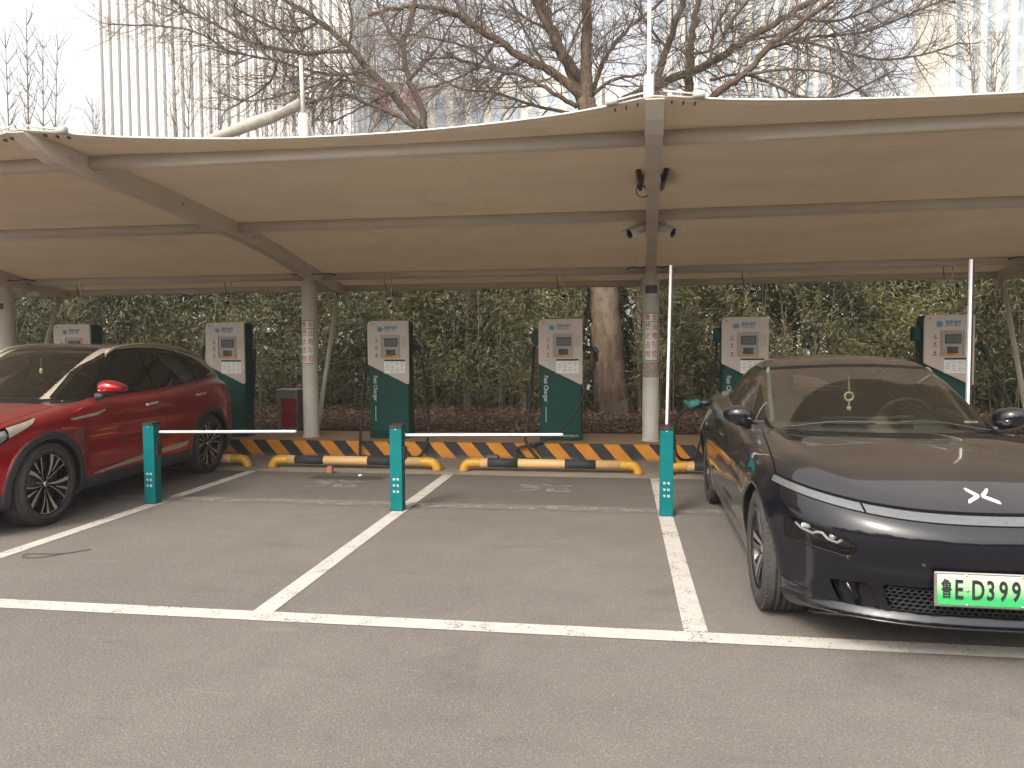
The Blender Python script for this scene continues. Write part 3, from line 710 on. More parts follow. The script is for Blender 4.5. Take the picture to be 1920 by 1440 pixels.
#@@NEXT
# ------------------------------------------------------------------ red SUV
U_W = Spl([(0.15, .83), (0.25, .885), (0.40, .915), (0.55, .925), (0.70, .918), (0.80, .922), (0.90, .915), (1.0, .885), (1.1, .86)])
U_hood = Spl([(-.1, .78), (0.0, .83), (0.15, .885), (0.4, .945), (0.75, .995), (1.05, 1.03), (1.4, 1.06), (2.2, 1.07), (3.0, 1.09), (3.7, 1.13), (4.2, 1.15), (4.45, 1.12), (4.65, 1.05)])
U_nose = Spl([(0.12, .16), (0.22, .07), (0.35, .03), (0.5, .015), (0.65, .01), (0.78, .03), (0.88, .08), (0.98, .18), (1.1, .3)])
U_tail = Spl([(0.15, 4.42), (0.3, 4.54), (0.5, 4.585), (0.75, 4.57), (0.95, 4.52), (1.1, 4.46), (1.3, 4.32), (1.5, 4.15)])
U_roof = Spl([(0.75, .81), (1.07, .985), (1.37, 1.155), (1.66, 1.32), (1.90, 1.445), (2.13, 1.53), (2.4, 1.57), (2.8, 1.585), (3.2, 1.572), (3.6, 1.53), (3.95, 1.475), (4.2, 1.40), (4.4, 1.26), (4.6, 1.08)])
U_ghw = Spl([(0.8, .80), (1.4, .815), (2.0, .815), (2.8, .81), (3.4, .79), (3.9, .755), (4.3, .69), (4.6, .60)])
ID_WH = (0.86, 3.625)
def F_suv(x, y, z):
    ax = np.abs(x); W = U_W(z)
    W = W - 0.020 * gauss(y, 2.25, .8) * gauss(z, .42, .2) - 0.012 * gauss(z, .66, .09) * gauss(y, 2.2, .9) + 0.014 * gauss(y, 3.75, .55) * gauss(z, .86, .14) + .008 * gauss(y, .8, .5) * gauss(z, .85, .12)
    xa, xb = .95, 3.75
    u = np.clip(xa - y, 0, None) / (xa - U_nose(z)); v = np.clip(y - xb, 0, None) / (U_tail(z) - xb)
    side = ((np.clip(ax / W, 1e-4, None) ** 3.2 + u ** 3.0 + v ** 3.6) ** (1 / 3.2) - 1) * W
    deck = U_hood(y) - 0.055 * (ax / .9) ** 3.0 + .014 * gauss(ax, .62, .12) * sstep(.1, .5, y) * (1 - sstep(.9, 1.4, y))
    low = smax(side, (z - deck) * .97, 0.07); low = smax(low, 0.20 + .02 * sstep(4.2, 4.6, y) - z, 0.04)
    k = .34 * (1 - sstep(1.7, 2.8, y)) - .16 * sstep(3.5, 4.2, y)
    ye = y - k * ax ** 2
    wg = U_ghw(y) - .40 * (z - 1.05) - .22 * np.clip(z - 1.3, 0, None) ** 2
    gh = smax((ax - wg) * .9, (z - (U_roof(ye) - .035 * (ax / .65) ** 2.5)) * .9, .075); gh = smax(gh, .8 - z, .02)
    f = smin(low, gh, .03)
    for cy in ID_WH:
        r = np.sqrt((y - cy) ** 2 + (z - .36) ** 2)
        f = f - .014 * (1 - sstep(.445, .465, r)) * sstep(.78, .86, ax)
        f = smax(f, -smax(r - .388, .60 - ax, .02), .010)
    f = f - .012 * (1 - sstep(.30, .325, z - .02 * gauss(y, 2.2, .8))) * sstep(.78, .84, ax) * sstep(1.2, 1.35, y) * (1 - sstep(3.1, 3.25, y))
    return f
def build_suv(loc, rz):
    root = empty('suv_car', loc, rz)
    V, T = implicit_mesh(F_suv, (-1, -.1, .12), (1.0, 4.75, 1.68), 0.020)
    c = Cut(V, T)
    for cy in ID_WH:
        R2 = lambda x, y, z: np.sqrt((y - cy) ** 2 + (z - .36) ** 2)
        nb = lambda x, y, z: (np.abs(x) > .55) & (np.abs(y - cy) < .56) & (z < .95)
        c.mark(lambda x, y, z: R2(x, y, z) - .457, 2, lambda x, y, z: nb(x, y, z) & (np.abs(x) > .70), (0,))
        c.mark(lambda x, y, z: R2(x, y, z) - .3895, 1, nb)
    c.mark(lambda x, y, z: z - .225, 1, lambda x, y, z: z < .3, (0,))
    # black sill, pale sill blade, black bumper bottoms
    sl = lambda x, y, z: (z < .7)
    c.mark(lambda x, y, z: z - (.335 + .02 * sstep(2.0, 3.1, y) + .09 * sstep(.5, .1, y) + .16 * sstep(4.05, 4.4, y)), 2, lambda x, y, z: z < .62, (0,))
    bl = poly_sd(roundpoly([(1.38, .350), (2.2, .368), (3.06, .405, .02), (3.12, .460, .01), (2.45, .436), (1.9, .398)], .01))
    c.mark(lambda x, y, z: bl(y, z), 3, lambda x, y, z: (z < .7) & (np.abs(x) > .7), (0, 2))
    # side windows with silver arch
    sp = roundpoly([(1.50, 1.075, .02), (1.62, 1.085, .02), (1.60, 1.09, .01)], .01)
    dlo = roundpoly([(1.36, 1.055, .02), (1.80, 1.325, .12), (2.18, 1.495, .12), (2.7, 1.532, .2), (3.25, 1.510, .2), (3.75, 1.405, .12), (4.12, 1.225, .02), (3.6, 1.150, .1), (2.5, 1.095, .2)], .04)
    d = poly_sd(dlo); sw = lambda x, y, z: (np.abs(x) > .48) & (z > 1.0) & (y > 1.1) & (y < 4.4)
    arch = poly_sd(roundpoly([(1.24, 1.062, .02), (1.72, 1.350, .12), (2.12, 1.522, .12), (2.7, 1.563, .2), (3.3, 1.540, .2), (3.88, 1.435, .08), (4.36, 1.235, .02), (4.22, 1.195, .02), (3.6, 1.128, .1), (2.5, 1.073, .2)], .04))
    c.mark(lambda x, y, z: arch(y, z), 5, sw, (0,)); c.mark(lambda x, y, z: np.minimum(d(y, z) - .014, np.where(z < 1.09 + .045 * (y - 1.5) - .02, -1.0, 1.0)), 6, sw, (5,))
    c.mark(lambda x, y, z: d(y, z), 4, sw, (5, 6))
    c.mark(lambda x, y, z: np.abs(y - 2.66 - (z - 1.1) * .02) - .030, 6, lambda x, y, z: sw(x, y, z) & (y > 2.5) & (y < 2.8), (4,))
    c.mark(lambda x, y, z: np.abs(y - 1.74 - (z - 1.1) * .10) - .012, 6, lambda x, y, z: sw(x, y, z) & (y > 1.6) & (y < 1.9), (4,))
    # windscreen
    def ws(x, y, z):
        s = np.abs(x); return smax(smax(s - (.66 + .10 * sstep(1.5, 1.1, z)), z - (1.515 - .03 * (s / .6) ** 2), .05), (1.075 - .012 * (s / .7) ** 2) - z, .05)
    cw = lambda x, y, z: (y > .7) & (y < 2.3) & (z > 1.0); nm = lambda x, y, z: cw(x, y, z) & (np.abs(x) < U_ghw(y) - .4 * (z - 1.05) - .03)
    c.mark(lambda x, y, z: ws(x, y, z) - .035, 6, cw, (0,)); c.mark(ws, 7, nm, (6,))
    # black roof above the silver arch
    c.mark(lambda x, y, z: 1.36 - z, 8, lambda x, y, z: (z > 1.2) & (y > 1.2) & (y < 4.45), (0,))
    c.mark(lambda x, y, z: smax(np.abs(x) - .56, np.abs(z - 1.26) - .13, .05), 4, lambda x, y, z: (z > 1.05) & (y > 4.0), (0, 8))
    # door shut lines
    d1 = poly_sd(roundpoly([(1.38, .40), (1.30, .60), (1.36, 1.06), (2.66, 1.10), (2.68, .40)], .06)); d2 = poly_sd(roundpoly([(2.68, .40), (2.66, 1.10), (3.80, 1.17), (3.72, 1.0, .12), (3.42, .80, .2), (3.22, .55), (3.16, .40)], .07))
    sc = lambda x, y, z: (np.abs(x) > .6) & (z < 1.09) & (y > 1.2) & (y < 4.0)
    for q in (d1, d2): c.gap(lambda x, y, z: q(y, z), 9, sc, .0030)
    c.gap(lambda x, y, z: np.abs(x) - (.80 - .05 * sstep(.3, 1.3, y)), 9, lambda x, y, z: (z > .88) & (y < 1.35) & (y > .1), .004)
    c.split(lambda x, y, z: y - .46, lambda x, y, z: (z > .6) & (z < 1.0) & (y < .6))
    c.gap(lambda x, y, z: z - .47 - .0 * y, 9, lambda x, y, z: (y > 4.0) & (np.abs(x) > .5), .003)
    # headlamps, tail lamps
    hp = poly_sd(roundpoly([(.02, .82), (.20, .83), (.50, .895), (.76, .942), (.70, .905), (.48, .815), (.32, .705), (.02, .69)], .02)); hc = lambda x, y, z: (np.abs(x) > .36) & (y < .8) & (z < 1.0)
    c.mark(lambda x, y, z: hp(y, z) - .006, 9, hc, (0,)); c.mark(lambda x, y, z: hp(y, z), 10, hc, (9,))
    tp = poly_sd(roundpoly([(4.02, 1.080), (4.24, 1.115), (4.7, 1.10), (4.7, .90), (4.42, .93), (4.33, .985)], .02)); tc = lambda x, y, z: (np.abs(x) > .2) & (y > 3.9) & (z > .8) & (z < 1.2)
    c.mark(lambda x, y, z: tp(y, z), 11, tc, (0,))
    # badge blade on the front wing
    bp = poly_sd(roundpoly([(1.12, .900), (1.50, .927), (1.66, .950), (1.60, .925), (1.50, .900), (1.16, .884)], .008)); c.mark(lambda x, y, z: bp(y, z), 3, lambda x, y, z: (np.abs(x) > .7) & (z < 1.0), (0,))
    c.part([0, 1, 9, 8], F_suv, 'body', {0: M['paint_red'], 1: M['well'], 9: M['black_gap'], 8: M['paint_roof']}, root)
    c.part([2], F_suv, 'cladding', M['black_plastic'], root)
    for s in (-1, 1):
        sd_ = lambda x, y, z: x * s > 0
        c.part([3], F_suv, 'sill_blade', M['satin_warm'], root, .003, lambda x, y, z: (x * s > 0) & (z < .6))
        c.part([3], F_suv, 'wing_badge', M['satin_warm'], root, .003, lambda x, y, z: (x * s > 0) & (z > .6))
        c.part([5], F_suv, 'roof_arch_trim', M['satin_warm'], root, .002, sd_)
        for a, b in ((1.0, 1.74), (1.74, 2.66), (2.66, 4.38)):
            c.part([4], F_suv, 'side_window', M['glass_dark'], root, -.002, lambda x, y, z: (x * s > .45) & (y > a) & (y < b) & ~((np.abs(x) < .57) & (y > 4.1)))
        hl = c.part([10], F_suv, 'headlight', M['lamp_white'], root, -.03, lambda x, y, z: (x * s > 0) & (y < .46)); c.part([10], F_suv, 'lens', M['lens'], hl, 0, lambda x, y, z: (x * s > 0) & (y < .46)); c.part([10], F_suv, 'headlight_blade', M['satin_warm'], root, .001, lambda x, y, z: (x * s > 0) & (y >= .46))
        tl = c.part([11], F_suv, 'tail_light', M['tail_clear'], root, .002, sd_)
        q = MB()   # light guide inside the headlamp
        ysf = lambda y_, z_: max(a for a in np.linspace(.3, 1.0, 350) if F_suv(np.array([a]), np.array([y_]), np.array([z_]))[0] < 0)
        q.tube([(s * (ysf(a, b) - .012), a, b) for a, b in ((.20, .79), (.40, .825), (.47, .828), (.43, .795), (.33, .745), (.22, .72))], .006, 6); q.build('light_guide', M['lamp_white'], hl)
        # roof rail
        rr = MB(); pts = []
        for t in np.linspace(0, 1, 15):
            yy = 2.12 + 1.80 * t; zz = float(U_roof(np.array([yy]))[0]) - .040 + .030 * math.sin(math.pi * t) ** .35; pts.append((s * (.600 - .02 * t), yy, zz))
        rr.tube(pts, .018, 8); rr.build('roof_rail', M['satin_warm'], root)
        # mirror
        mm = MB(); mm.sphere((0, 0, 0), 1, 16, 0, (1, 1, 1)); mm.v = [tuple(math.copysign(abs(c_) ** p_, c_) * q_ for c_, q_, p_ in zip(v, (.145, .095, .078), (.8, .85, .75))) for v in mm.v]; mr = mm.build('door_mirror', M['paint_red'], root)
        for v in mr.data.vertices:
            if v.co.y > .02: v.co.y = .02 + (v.co.y - .02) * .4
            o = v.co.x * s / .150; v.co.z *= 1 - .45 * max(0, -(-o)) if o > 0 else 1.0
            if v.co.z < -.03: v.co.z = -.03 + (v.co.z + .03) * .3
            v.co.y += .03 * o * o
        mr.location = (s * .985, 1.62, 1.15)
        g = MB(); g.sphere((0, .050, 0), 1, 10, 0, (.10, .012, .050)); g.build('mirror_glass', M['chrome'], mr)
        g = MB(); g.sphere((s * -.01, .005, -.045), 1, 10, 0, (.105, .065, .026)); g.tube([(s * -.05, .0, -.05), (s * -.10, .0, -.075), (s * -.15, .0, -.085)], [.030, .033, .040], 10); g.build('mirror_arm', M['black_plastic'], mr)
        g = MB(); g.tube([(s * (-.09 + .22 * t), -.092 + .06 * t * t + .012, -.020 + .006 * t) for t in np.linspace(0, 1, 8)], .0055, 6); g.build('mirror_indicator', M['chrome'], mr)
        for y0, z0 in ((2.40, .935), (3.42, .975)):
            xx = ysf(y0, z0); q = MB()
            q.box((s * (xx + .020), y0, z0 + .006), (.020, .205, .030), 0, Matrix.Rotation(R_(3), 3, 'X'), .009); q.box((s * (xx + .006), y0 + .08, z0 + .004), (.022, .03, .024), 0, None, .004); q.box((s * (xx + .006), y0 - .085, z0 + .004), (.022, .03, .024), 0, None, .004)
            h = q.build('door_handle', M['satin_warm'], root); q = MB(); q.sphere((s * (xx - .001), y0, z0 - .012), 1, 10, 0, (.006, .085, .020)); q.build('handle_recess', M['black_gap'], h)
    c.part([6], F_suv, 'window_surround', M['black_gloss'], root, .001)
    c.part([7], F_suv, 'windscreen', M['glass_ws'], root)
    c.part([4], F_suv, 'rear_window', M['glass_dark'], root, 0, lambda x, y, z: (np.abs(x) < .57) & (y > 4.1))
    cb = MB(); cb.box((0, 1.62, .96), (1.44, .62, .14), 0, Matrix.Rotation(-.06, 3, 'X'), .05); cb.box((0, 1.9, .88), (1.4, .2, .3), 0, None, .05); cb.build('dashboard', M['trim_pale'], root)
    stw = MB(); cs = Vector((.38, 2.02, 1.06)); rt = Matrix.Rotation(R_(-62), 3, 'X')
    stw.tube([cs + rt @ Vector((.185 * math.cos(a), .185 * math.sin(a), 0)) for a in np.linspace(0, 2 * math.pi, 37)], .015, 8, 0, False); stw.box(cs, (.16, .09, .04), 0, rt, .02); stw.tube([cs + rt @ Vector((-.18, 0, 0)), cs + rt @ Vector((.18, 0, 0))], .014, 6)
    stw.build('steering_wheel', M['black_plastic'], root)
    for sx in (-.37, .37):
        se = MB(); se.box((sx, 2.55, .62), (.52, .52, .16), 0, None, .06); se.box((sx, 2.82, .95), (.50, .13, .62), 0, Matrix.Rotation(-.25, 3, 'X'), .05); se.box((sx, 2.90, 1.33), (.26, .09, .17), 0, Matrix.Rotation(-.1, 3, 'X'), .035); se.build('seat', M['seat'], root)
    og = MB(); og.tube([(0, 1.96, 1.44), (0, 1.96, 1.33)], .0025, 5); og.sphere((0, 1.96, 1.305), .022, 8, 0, (1, .7, 1.5)); og_o = og.build('hanging_ornament', M['ornament_y'], None)
    tag(og_o, 'small pale yellow charm hanging behind the windscreen of the red car', 'ornament'); og_o.matrix_world = Matrix.Translation(loc) @ Matrix.Rotation(rz, 4, 'Z')
    for cy in ID_WH:
        for s in (-1, 1): wheel(root, s * .795, cy, .36, .36, .235, s, 'turbine', .273, spin=.25 if cy < 2 else .9)
    return root
M['satin_warm'] = simple('satin_champagne_trim', (0.46, 0.40, 0.32), 0.38, 0.45, 30, .08)
M['tail_clear'] = simple('tail_lamp_clear_red', (0.34, 0.22, 0.22), 0.12, 0.2, 30, 0.1)
M['ornament_y'] = simple('pale_yellow_charm', (0.60, 0.60, 0.32), 0.4)
#@@NEXT
# ------------------------------------------------------------------ measured points -> world
_CM = cam.matrix_world.to_3x3()
def PX(px, py, Y):
    """point of the photograph at depth Y (metres beyond the camera along the bays)"""
    d = _CM @ Vector((px - 960.0, 720.0 - py, -F_PX)); return Vector((0, 0, 1.52)) + d * (Y / d.y)
def catmull(P, n=8):
    P = [Vector(p) for p in P]; out = []
    Q = [P[0] * 2 - P[1]] + P + [P[-1] * 2 - P[-2]]
    for i in range(1, len(Q) - 2):
        for k in range(n):
            t = k / n; a, b, c, d = Q[i - 1], Q[i], Q[i + 1], Q[i + 2]
            out.append(0.5 * ((2 * b) + (c - a) * t + (2 * a - 5 * b + 4 * c - d) * t * t + (-a + 3 * b - 3 * c + d) * t ** 3))
    return out + [P[-1]]

# ------------------------------------------------------------------ setting: ground, strip, kerb, soil, markings
def asphalt():
    m = NT('asphalt'); g = m.coord(); s = m.sep(g)
    big = m.noise(g, .35, 5, .6); mid = m.noise(g, 3.0, 5, .65); fine = m.noise(g, 105, 3, .75); vf = m.noise(g, 210, 2, .7)
    st = m.n('TexVoronoi', {'Vector': g, 'Scale': 95.0, 'Randomness': 1.0}); sc = m.sep(st.outputs['Color'])[0]; sd = st.outputs['Distance']
    c = m.mix(m.maprange(big, .35, .65), (.124, .107, .092), (.160, .140, .120))
    c = m.mix(m.maprange(mid, .35, .7, 0, .55), c, (.112, .097, .084))
    c = m.mix(m.math('MULTIPLY', m.maprange(sc, .55, 1.0, 0, 1), m.maprange(sd, .55, .2, 0, .60)), c, (.27, .24, .21))
    c = m.mix(m.math('MULTIPLY', m.maprange(fine, .52, .62, 0, 1), .62), c, (.050, .044, .040))
    c = m.mix(m.maprange(vf, .58, .70, 0, .5), c, (.26, .235, .20))
    c = m.mix(m.math('MULTIPLY', m.maprange(m.noise(g, .9, 6, .55, 1.2), .60, .68), m.maprange(m.noise(g, 6.0, 4, .6), .3, .6, .05, .22)), c, (.055, .047, .042))      # old drips and damp patches
    # darker asphalt across the back of the bays; edge slightly ragged
    yy = m.math('ADD', s[1], m.math('MULTIPLY', m.math('SUBTRACT', m.noise(g, 1.3, 4), .5), .12))
    c = m.mix(m.math('MULTIPLY', m.maprange(yy, 6.90, 6.98, 0, 1), .34), c, (.060, .054, .050))
    # dirt drifted in low spots, tyre scuffs across the bays, cement smears near the bollard line
    sm = m.n('Mapping', {'Vector': g, 'Scale': (.55, 3.5, 1)}).outputs[0]
    c = m.mix(m.math('MULTIPLY', m.maprange(m.noise(sm, 1.6, 5, .6), .60, .74), .28), c, (.066, .058, .052))
    c = m.mix(m.math('MULTIPLY', m.maprange(m.noise(sm, 2.3, 6, .7), .62, .78), .5), c, (.26, .235, .205))
    h = m.math('ADD', m.math('MULTIPLY', fine, -.7), m.math('MULTIPLY', sd, -.5))
    return m.fin(m.bsdf(c, .93, 0, m.bump(h, .55, .006), .25))
def concrete(name, c1, c2, scale=3.0):
    m = NT(name); g = m.coord(); c = m.mix(m.maprange(m.noise(g, scale, 6, .65), .3, .7), c1, c2)
    c = m.mix(m.maprange(m.noise(g, 130, 3, .7), .52, .66, 0, .45), c, tuple(x * .45 for x in c1))
    c = m.mix(m.maprange(m.noise(g, 17, 5, .7), .56, .70, 0, .4), c, tuple(x * 1.35 for x in c2))
    return m.fin(m.bsdf(c, .92, 0, m.bump(m.noise(g, 70, 4), .4, .005), .2))
def line_paint(name, alpha_lo, col=(.46, .42, .375)):
    """worn road paint: the asphalt shows through where it has gone"""
    m = NT(name); g = m.coord(); w = m.noise(g, 60, 4, .75); w2 = m.noise(g, 4.0, 4, .6)
    k = m.math('ADD', m.math('MULTIPLY', w, .65), m.math('MULTIPLY', w2, .35))
    a = m.maprange(k, alpha_lo - .03, alpha_lo + .035); p = m.bsdf(m.mix(m.maprange(m.noise(g, 9, 5), .3, .7), tuple(x * .82 for x in col), col), .8, 0, m.bump(w, .3, .003), .3)
    return m.fin(m.n('MixShader', {0: a, 1: m.n('BsdfTransparent').outputs[0], 2: p}).outputs[0])
def striped():
    m = NT('kerb_stripes'); g = m.coord(); s = m.sep(g); ph = PX(884, 833, 10.04).x
    u = m.math('ADD', m.math('SUBTRACT', s[0], ph), m.math('MULTIPLY', m.math('SUBTRACT', s[2], .218), .87))
    u = m.math('ADD', u, m.math('MULTIPLY', m.math('SUBTRACT', m.noise(g, 9, 3), .5), .02))
    f = m.math('FRACT', m.math('DIVIDE', u, .398)); blk = m.math('LESS_THAN', f, .49)
    y = m.mix(m.maprange(m.noise(g, 6, 5), .3, .7), (.66, .27, .028), (.56, .215, .022)); k = m.mix(m.maprange(m.noise(g, 8, 5), .3, .7), (.022, .021, .022), (.042, .038, .036))
    c = m.mix(blk, y, k); c = m.mix(m.maprange(m.noise(g, 22, 6, .7), .60, .72, 0, .45), c, (.20, .16, .12))
    c = m.mix(m.math('MULTIPLY', m.maprange(s[2], .06, .0), m.maprange(m.noise(g, 5, 4), .35, .6)), c, (.17, .15, .125))
    return m.fin(m.bsdf(c, .62, 0, m.bump(m.noise(g, 40, 5), .35, .006), .4))
M['asphalt'] = asphalt()
M['concrete'] = concrete('concrete_strip', (.235, .195, .15), (.31, .262, .21))
M['kerb_top'] = concrete('kerb_top_slab', (.36, .225, .130), (.40, .285, .19), 2.0)
M['line'] = line_paint('white_line_paint', .415); M['line_worn'] = line_paint('worn_character_paint', .515, (.34, .31, .27)); M['line_faint'] = line_paint('worn_white_paint', .50, (.36, .34, .30)); 
def seam():
    m = NT('cement_smear'); g = m.coord(); s = m.sep(g); y = m.math('ADD', s[1], m.math('MULTIPLY', m.math('SUBTRACT', m.noise(g, 1.1, 5, .6), .5), .10)); d = m.math('ABSOLUTE', m.math('SUBTRACT', y, 6.99))
    a = m.math('MULTIPLY', m.maprange(d, .145, .05), m.maprange(m.noise(g, 7, 7, .75), .36, .62, .05, .85)); p = m.bsdf((.25, .220, .188), .9, 0, None, .2)
    return m.fin(m.n('MixShader', {0: a, 1: m.n('BsdfTransparent').outputs[0], 2: p}).outputs[0])
M['cement'] = seam()
M['soil'] = concrete('soil', (.050, .030, .018), (.090, .058, .036), 6.0)
def sheet(name, x0, x1, y0, y1, z, mat, kind='structure', parent=None):
    b = MB(); b.add([(x0, y0, z), (x1, y0, z), (x1, y1, z), (x0, y1, z)], [(0, 1, 2, 3)]); o = b.build(name, mat, parent)
    if parent is None: tag(o, kind=kind)
    return o
sheet('ground', -400, 400, -120, 600, 0, M['asphalt'])
sheet('concrete_strip', -30, 26, 8.72, 10.03, .004, M['concrete'])
b = MB(); b.prism([(10.04, -.02), (10.04, .205), (10.055, .22), (10.09, .221), (10.09, -.02)], -30, 26, 'x'); tag(b.build('kerb', striped(), fix=True), kind='structure')
b = MB(); b.add([(-30, 10.088, .218), (26, 10.088, .218), (26, 11.27, .222), (-30, 11.27, .222)], [(0, 1, 2, 3)]); tag(b.build('kerb_pavement', M['kerb_top']), kind='structure')
V = []; Fc = []; nx, ny = 120, 26; RNG_s = np.random.default_rng(5)
for j in range(ny + 1):
    for i in range(nx + 1):
        y = 11.26 + (j / ny) ** 1.6 * 16; x = -26 + 48 * i / nx
        V.append((x, y, .205 + (.0 if j == 0 else .02 + .05 * min(1, (y - 11.2) / 2.5) + RNG_s.uniform(-.015, .03))))
for j in range(ny):
    for i in range(nx): a = j * (nx + 1) + i; Fc.append((a, a + 1, a + nx + 2, a + nx + 1))
tag(npmesh('soil_bed', np.array(V), np.array(Fc), M['soil']), kind='structure')
LX = [-9.48, -7.01, -4.54, -2.045, .395, 2.87, 5.34]
def marks(name, rects, mat, z):
    b = MB()
    for (x0, x1, y0, y1) in rects: b.add([(x0, y0, z), (x1, y0, z), (x1, y1, z), (x0, y1, z)], [(0, 1, 2, 3)])
    o = b.build(name, mat); tag(o, kind='structure'); return o
marks('bay_lines', [(x - .063, x + .063, 4.026, 8.719) for x in LX], M['line'], .004)
marks('bay_front_line', [(-24, 20, 3.885, 4.025)], M['line'], .0045)
marks('bay_lines_on_concrete', [(x - .06, x + .06, 8.725, 9.95) for x in LX], M['line_faint'], .008)
marks('cement_seam', [(-12, 8, 6.84, 7.14)], M['cement'], .0085)
def ground_word(ch, cx, cy, size, rot=0):
    o = text_obj('painted_character', ch, size, M['line_worn'], None, (cx, cy, .0045), (0, 0, rot), 0, 'CENTER', sx=1.0, sy=.75, bold=.014); tag(o, kind='structure')
ground_word('充', -.82, 7.98, .62); ground_word('充', -3.18, 7.98, .62)
# dark patches let into the concrete edge
b = MB()
for i in range(3): b.add([(-3.62 + i * .30, 8.28, .003), (-3.34 + i * .30, 8.28, .003), (-3.34 + i * .30, 8.52, .003), (-3.62 + i * .30, 8.52, .003)], [(0, 1, 2, 3)])
M['patch'] = concrete('dark_patch', (.055, .045, .038), (.075, .062, .052)); tag(b.build('asphalt_patch', M['patch']), kind='structure')

# ------------------------------------------------------------------ leaf litter
def cards(name, P, L, W, dirs, ups, mat, bend=0.0):
    """many small leaf blades: each a kinked pair of quads"""
    n = len(P); d = dirs / np.linalg.norm(dirs, axis=1)[:, None]; w = np.cross(d, ups); w /= np.maximum(np.linalg.norm(w, axis=1), 1e-6)[:, None]; u = np.cross(w, d)
    L = L[:, None]; W = W[:, None]
    a = P; b1 = P + d * L * .35 + w * W * .5 + u * L * bend * .4; b2 = P + d * L * .35 - w * W * .5 + u * L * bend * .4; e = P + d * L - u * L * bend
    V = np.stack([a, b1, e, b2], 1).reshape(-1, 3); T = np.arange(4 * n).reshape(-1, 4)
    return npmesh(name, V, T, mat, smooth=False)
def leaf_mat(name, stops, rough=.6, trans=.25):
    m = NT(name); r = m.n('NewGeometry').outputs['Random Per Island']; g = m.coord(); n = m.noise(g, .9, 4, .6)
    k = m.math('ADD', m.math('MULTIPLY', r, .6), m.math('MULTIPLY', m.maprange(n, .3, .7), .4)); c = m.ramp(k, stops)
    p = m.bsdf(c, rough, 0, None, .35); t = m.n('BsdfTranslucent', {'Color': c}).outputs[0]
    return m.fin(m.n('MixShader', {0: trans, 1: p, 2: t}).outputs[0])
M['litter'] = leaf_mat('dead_leaves', [(0, (.06, .030, .020)), (.35, (.13, .068, .042)), (.6, (.21, .125, .08)), (.85, (.33, .22, .14)), (1, (.16, .04, .035))], .8, .1)
n = 26000; P = np.stack([RNG.uniform(-16, 12, n), 11.28 + RNG.uniform(0, 1, n) ** 1.2 * 4.4, np.zeros(n)], 1); P[:, 2] = .235 + np.clip((P[:, 1] - 11.2) / 2.5, 0, 1) * .055 + RNG.uniform(0, .05, n)
dr = np.stack([RNG.normal(0, 1, n), RNG.normal(0, 1, n), RNG.normal(0, .35, n)], 1); up = np.stack([RNG.normal(0, .35, n), RNG.normal(-.3, .35, n), np.ones(n)], 1)
tag(cards('leaf_litter', P, RNG.uniform(.04, .10, n), RNG.uniform(.025, .05, n), dr, up, M['litter'], .2), 'brown dead leaves lying on the soil behind the kerb', 'leaf litter', kind='stuff')

# ------------------------------------------------------------------ bamboo hedge
M['bamboo'] = leaf_mat('bamboo_leaves', [(0, (.014, .017, .006)), (.25, (.036, .040, .012)), (.5, (.074, .075, .024)), (.72, (.130, .117, .043)), (.88, (.22, .185, .080)), (1, (.32, .26, .14))], .6, .28)
M['culm'] = simple('bamboo_stems', (.12, .10, .055), .6, 0, 8, .4)
def dens(x, z, y):      # uneven hedge: lobes and hollows
    return .5 + .5 * np.sin(x * 1.9 + 1.3 * np.sin(z * 2.1) + y * 2.0) * np.sin(z * 2.6 + .9 * np.sin(x * 1.3)) + .3 * np.sin(x * 5.1 + z * 4.3)
def bamboo(n, x0, x1, y0, y1, z0, z1, L0, L1, name, label):
    k = int(n * 2.4); x = RNG.uniform(x0, x1, k); z = z0 + (z1 - z0) * RNG.uniform(0, 1, k) ** .8; t = RNG.uniform(0, 1, k) ** 1.3
    y = y0 + (y1 - y0) * t + .35 * np.sin(x * 1.7) * np.sin(z * 1.5 + x * .6) + .12 * np.sin(x * 6 + z * 5) + .25 * np.clip(1.1 - z, 0, 1)
    keep = RNG.uniform(0, 1, k) < np.clip(.25 + .75 * dens(x, z, y), .1, 1) * (np.clip((z - .1) / .8, .14, 1) if y0 < 15 else 1.0)
    keep &= ~((np.abs(x + .22) < .42) & (y < 14.3) & (z > .75)); x, y, z = x[keep][:n], y[keep][:n], z[keep][:n]; m_ = len(x)
    base = np.stack([x, y, z], 1)
    # leaves come in little sprays that share a direction
    cl = np.floor(x * 6) * 13.1 + np.floor(z * 6) * 7.7; sx = np.sin(cl * 12.9898) * 1.2; sz = np.cos(cl * 4.1) * .5
    dr = np.stack([sx + RNG.normal(0, .7, m_), -.45 + RNG.normal(0, .55, m_), sz - .35 + RNG.normal(0, .55, m_)], 1); up = np.stack([RNG.normal(0, .5, m_), RNG.normal(-.5, .5, m_), np.abs(RNG.normal(.9, .5, m_))], 1)
    o = cards(name, base, RNG.uniform(L0, L1, m_), RNG.uniform(.012, .026, m_) * (L1 / .17), dr, up, M['bamboo'], .12); tag(o, label, 'bamboo', kind='stuff')
bamboo(290000, -17, 13, 13.5, 15.3, .35, 4.3, .06, .17, 'bamboo_foliage', 'dense olive green bamboo leaves massed along the back of the bays')
bamboo(130000, -24, 19, 15.4, 18.5, .15, 4.7, .22, .42, 'bamboo_foliage', 'darker bamboo foliage filling in behind the front leaves')
cu = MB()
for i in range(300):
    x = RNG.uniform(-17, 13); y = RNG.uniform(13.7, 15.4); h = RNG.uniform(2.6, 4.4); lx, ly = RNG.normal(0, .22), RNG.normal(-.05, .15)
    cu.tube([(x, y, .2), (x + lx * .3, y + ly * .3, h * .5), (x + lx, y + ly, h)], [RNG.uniform(.006, .014), .008, .003], 4, 0, False)
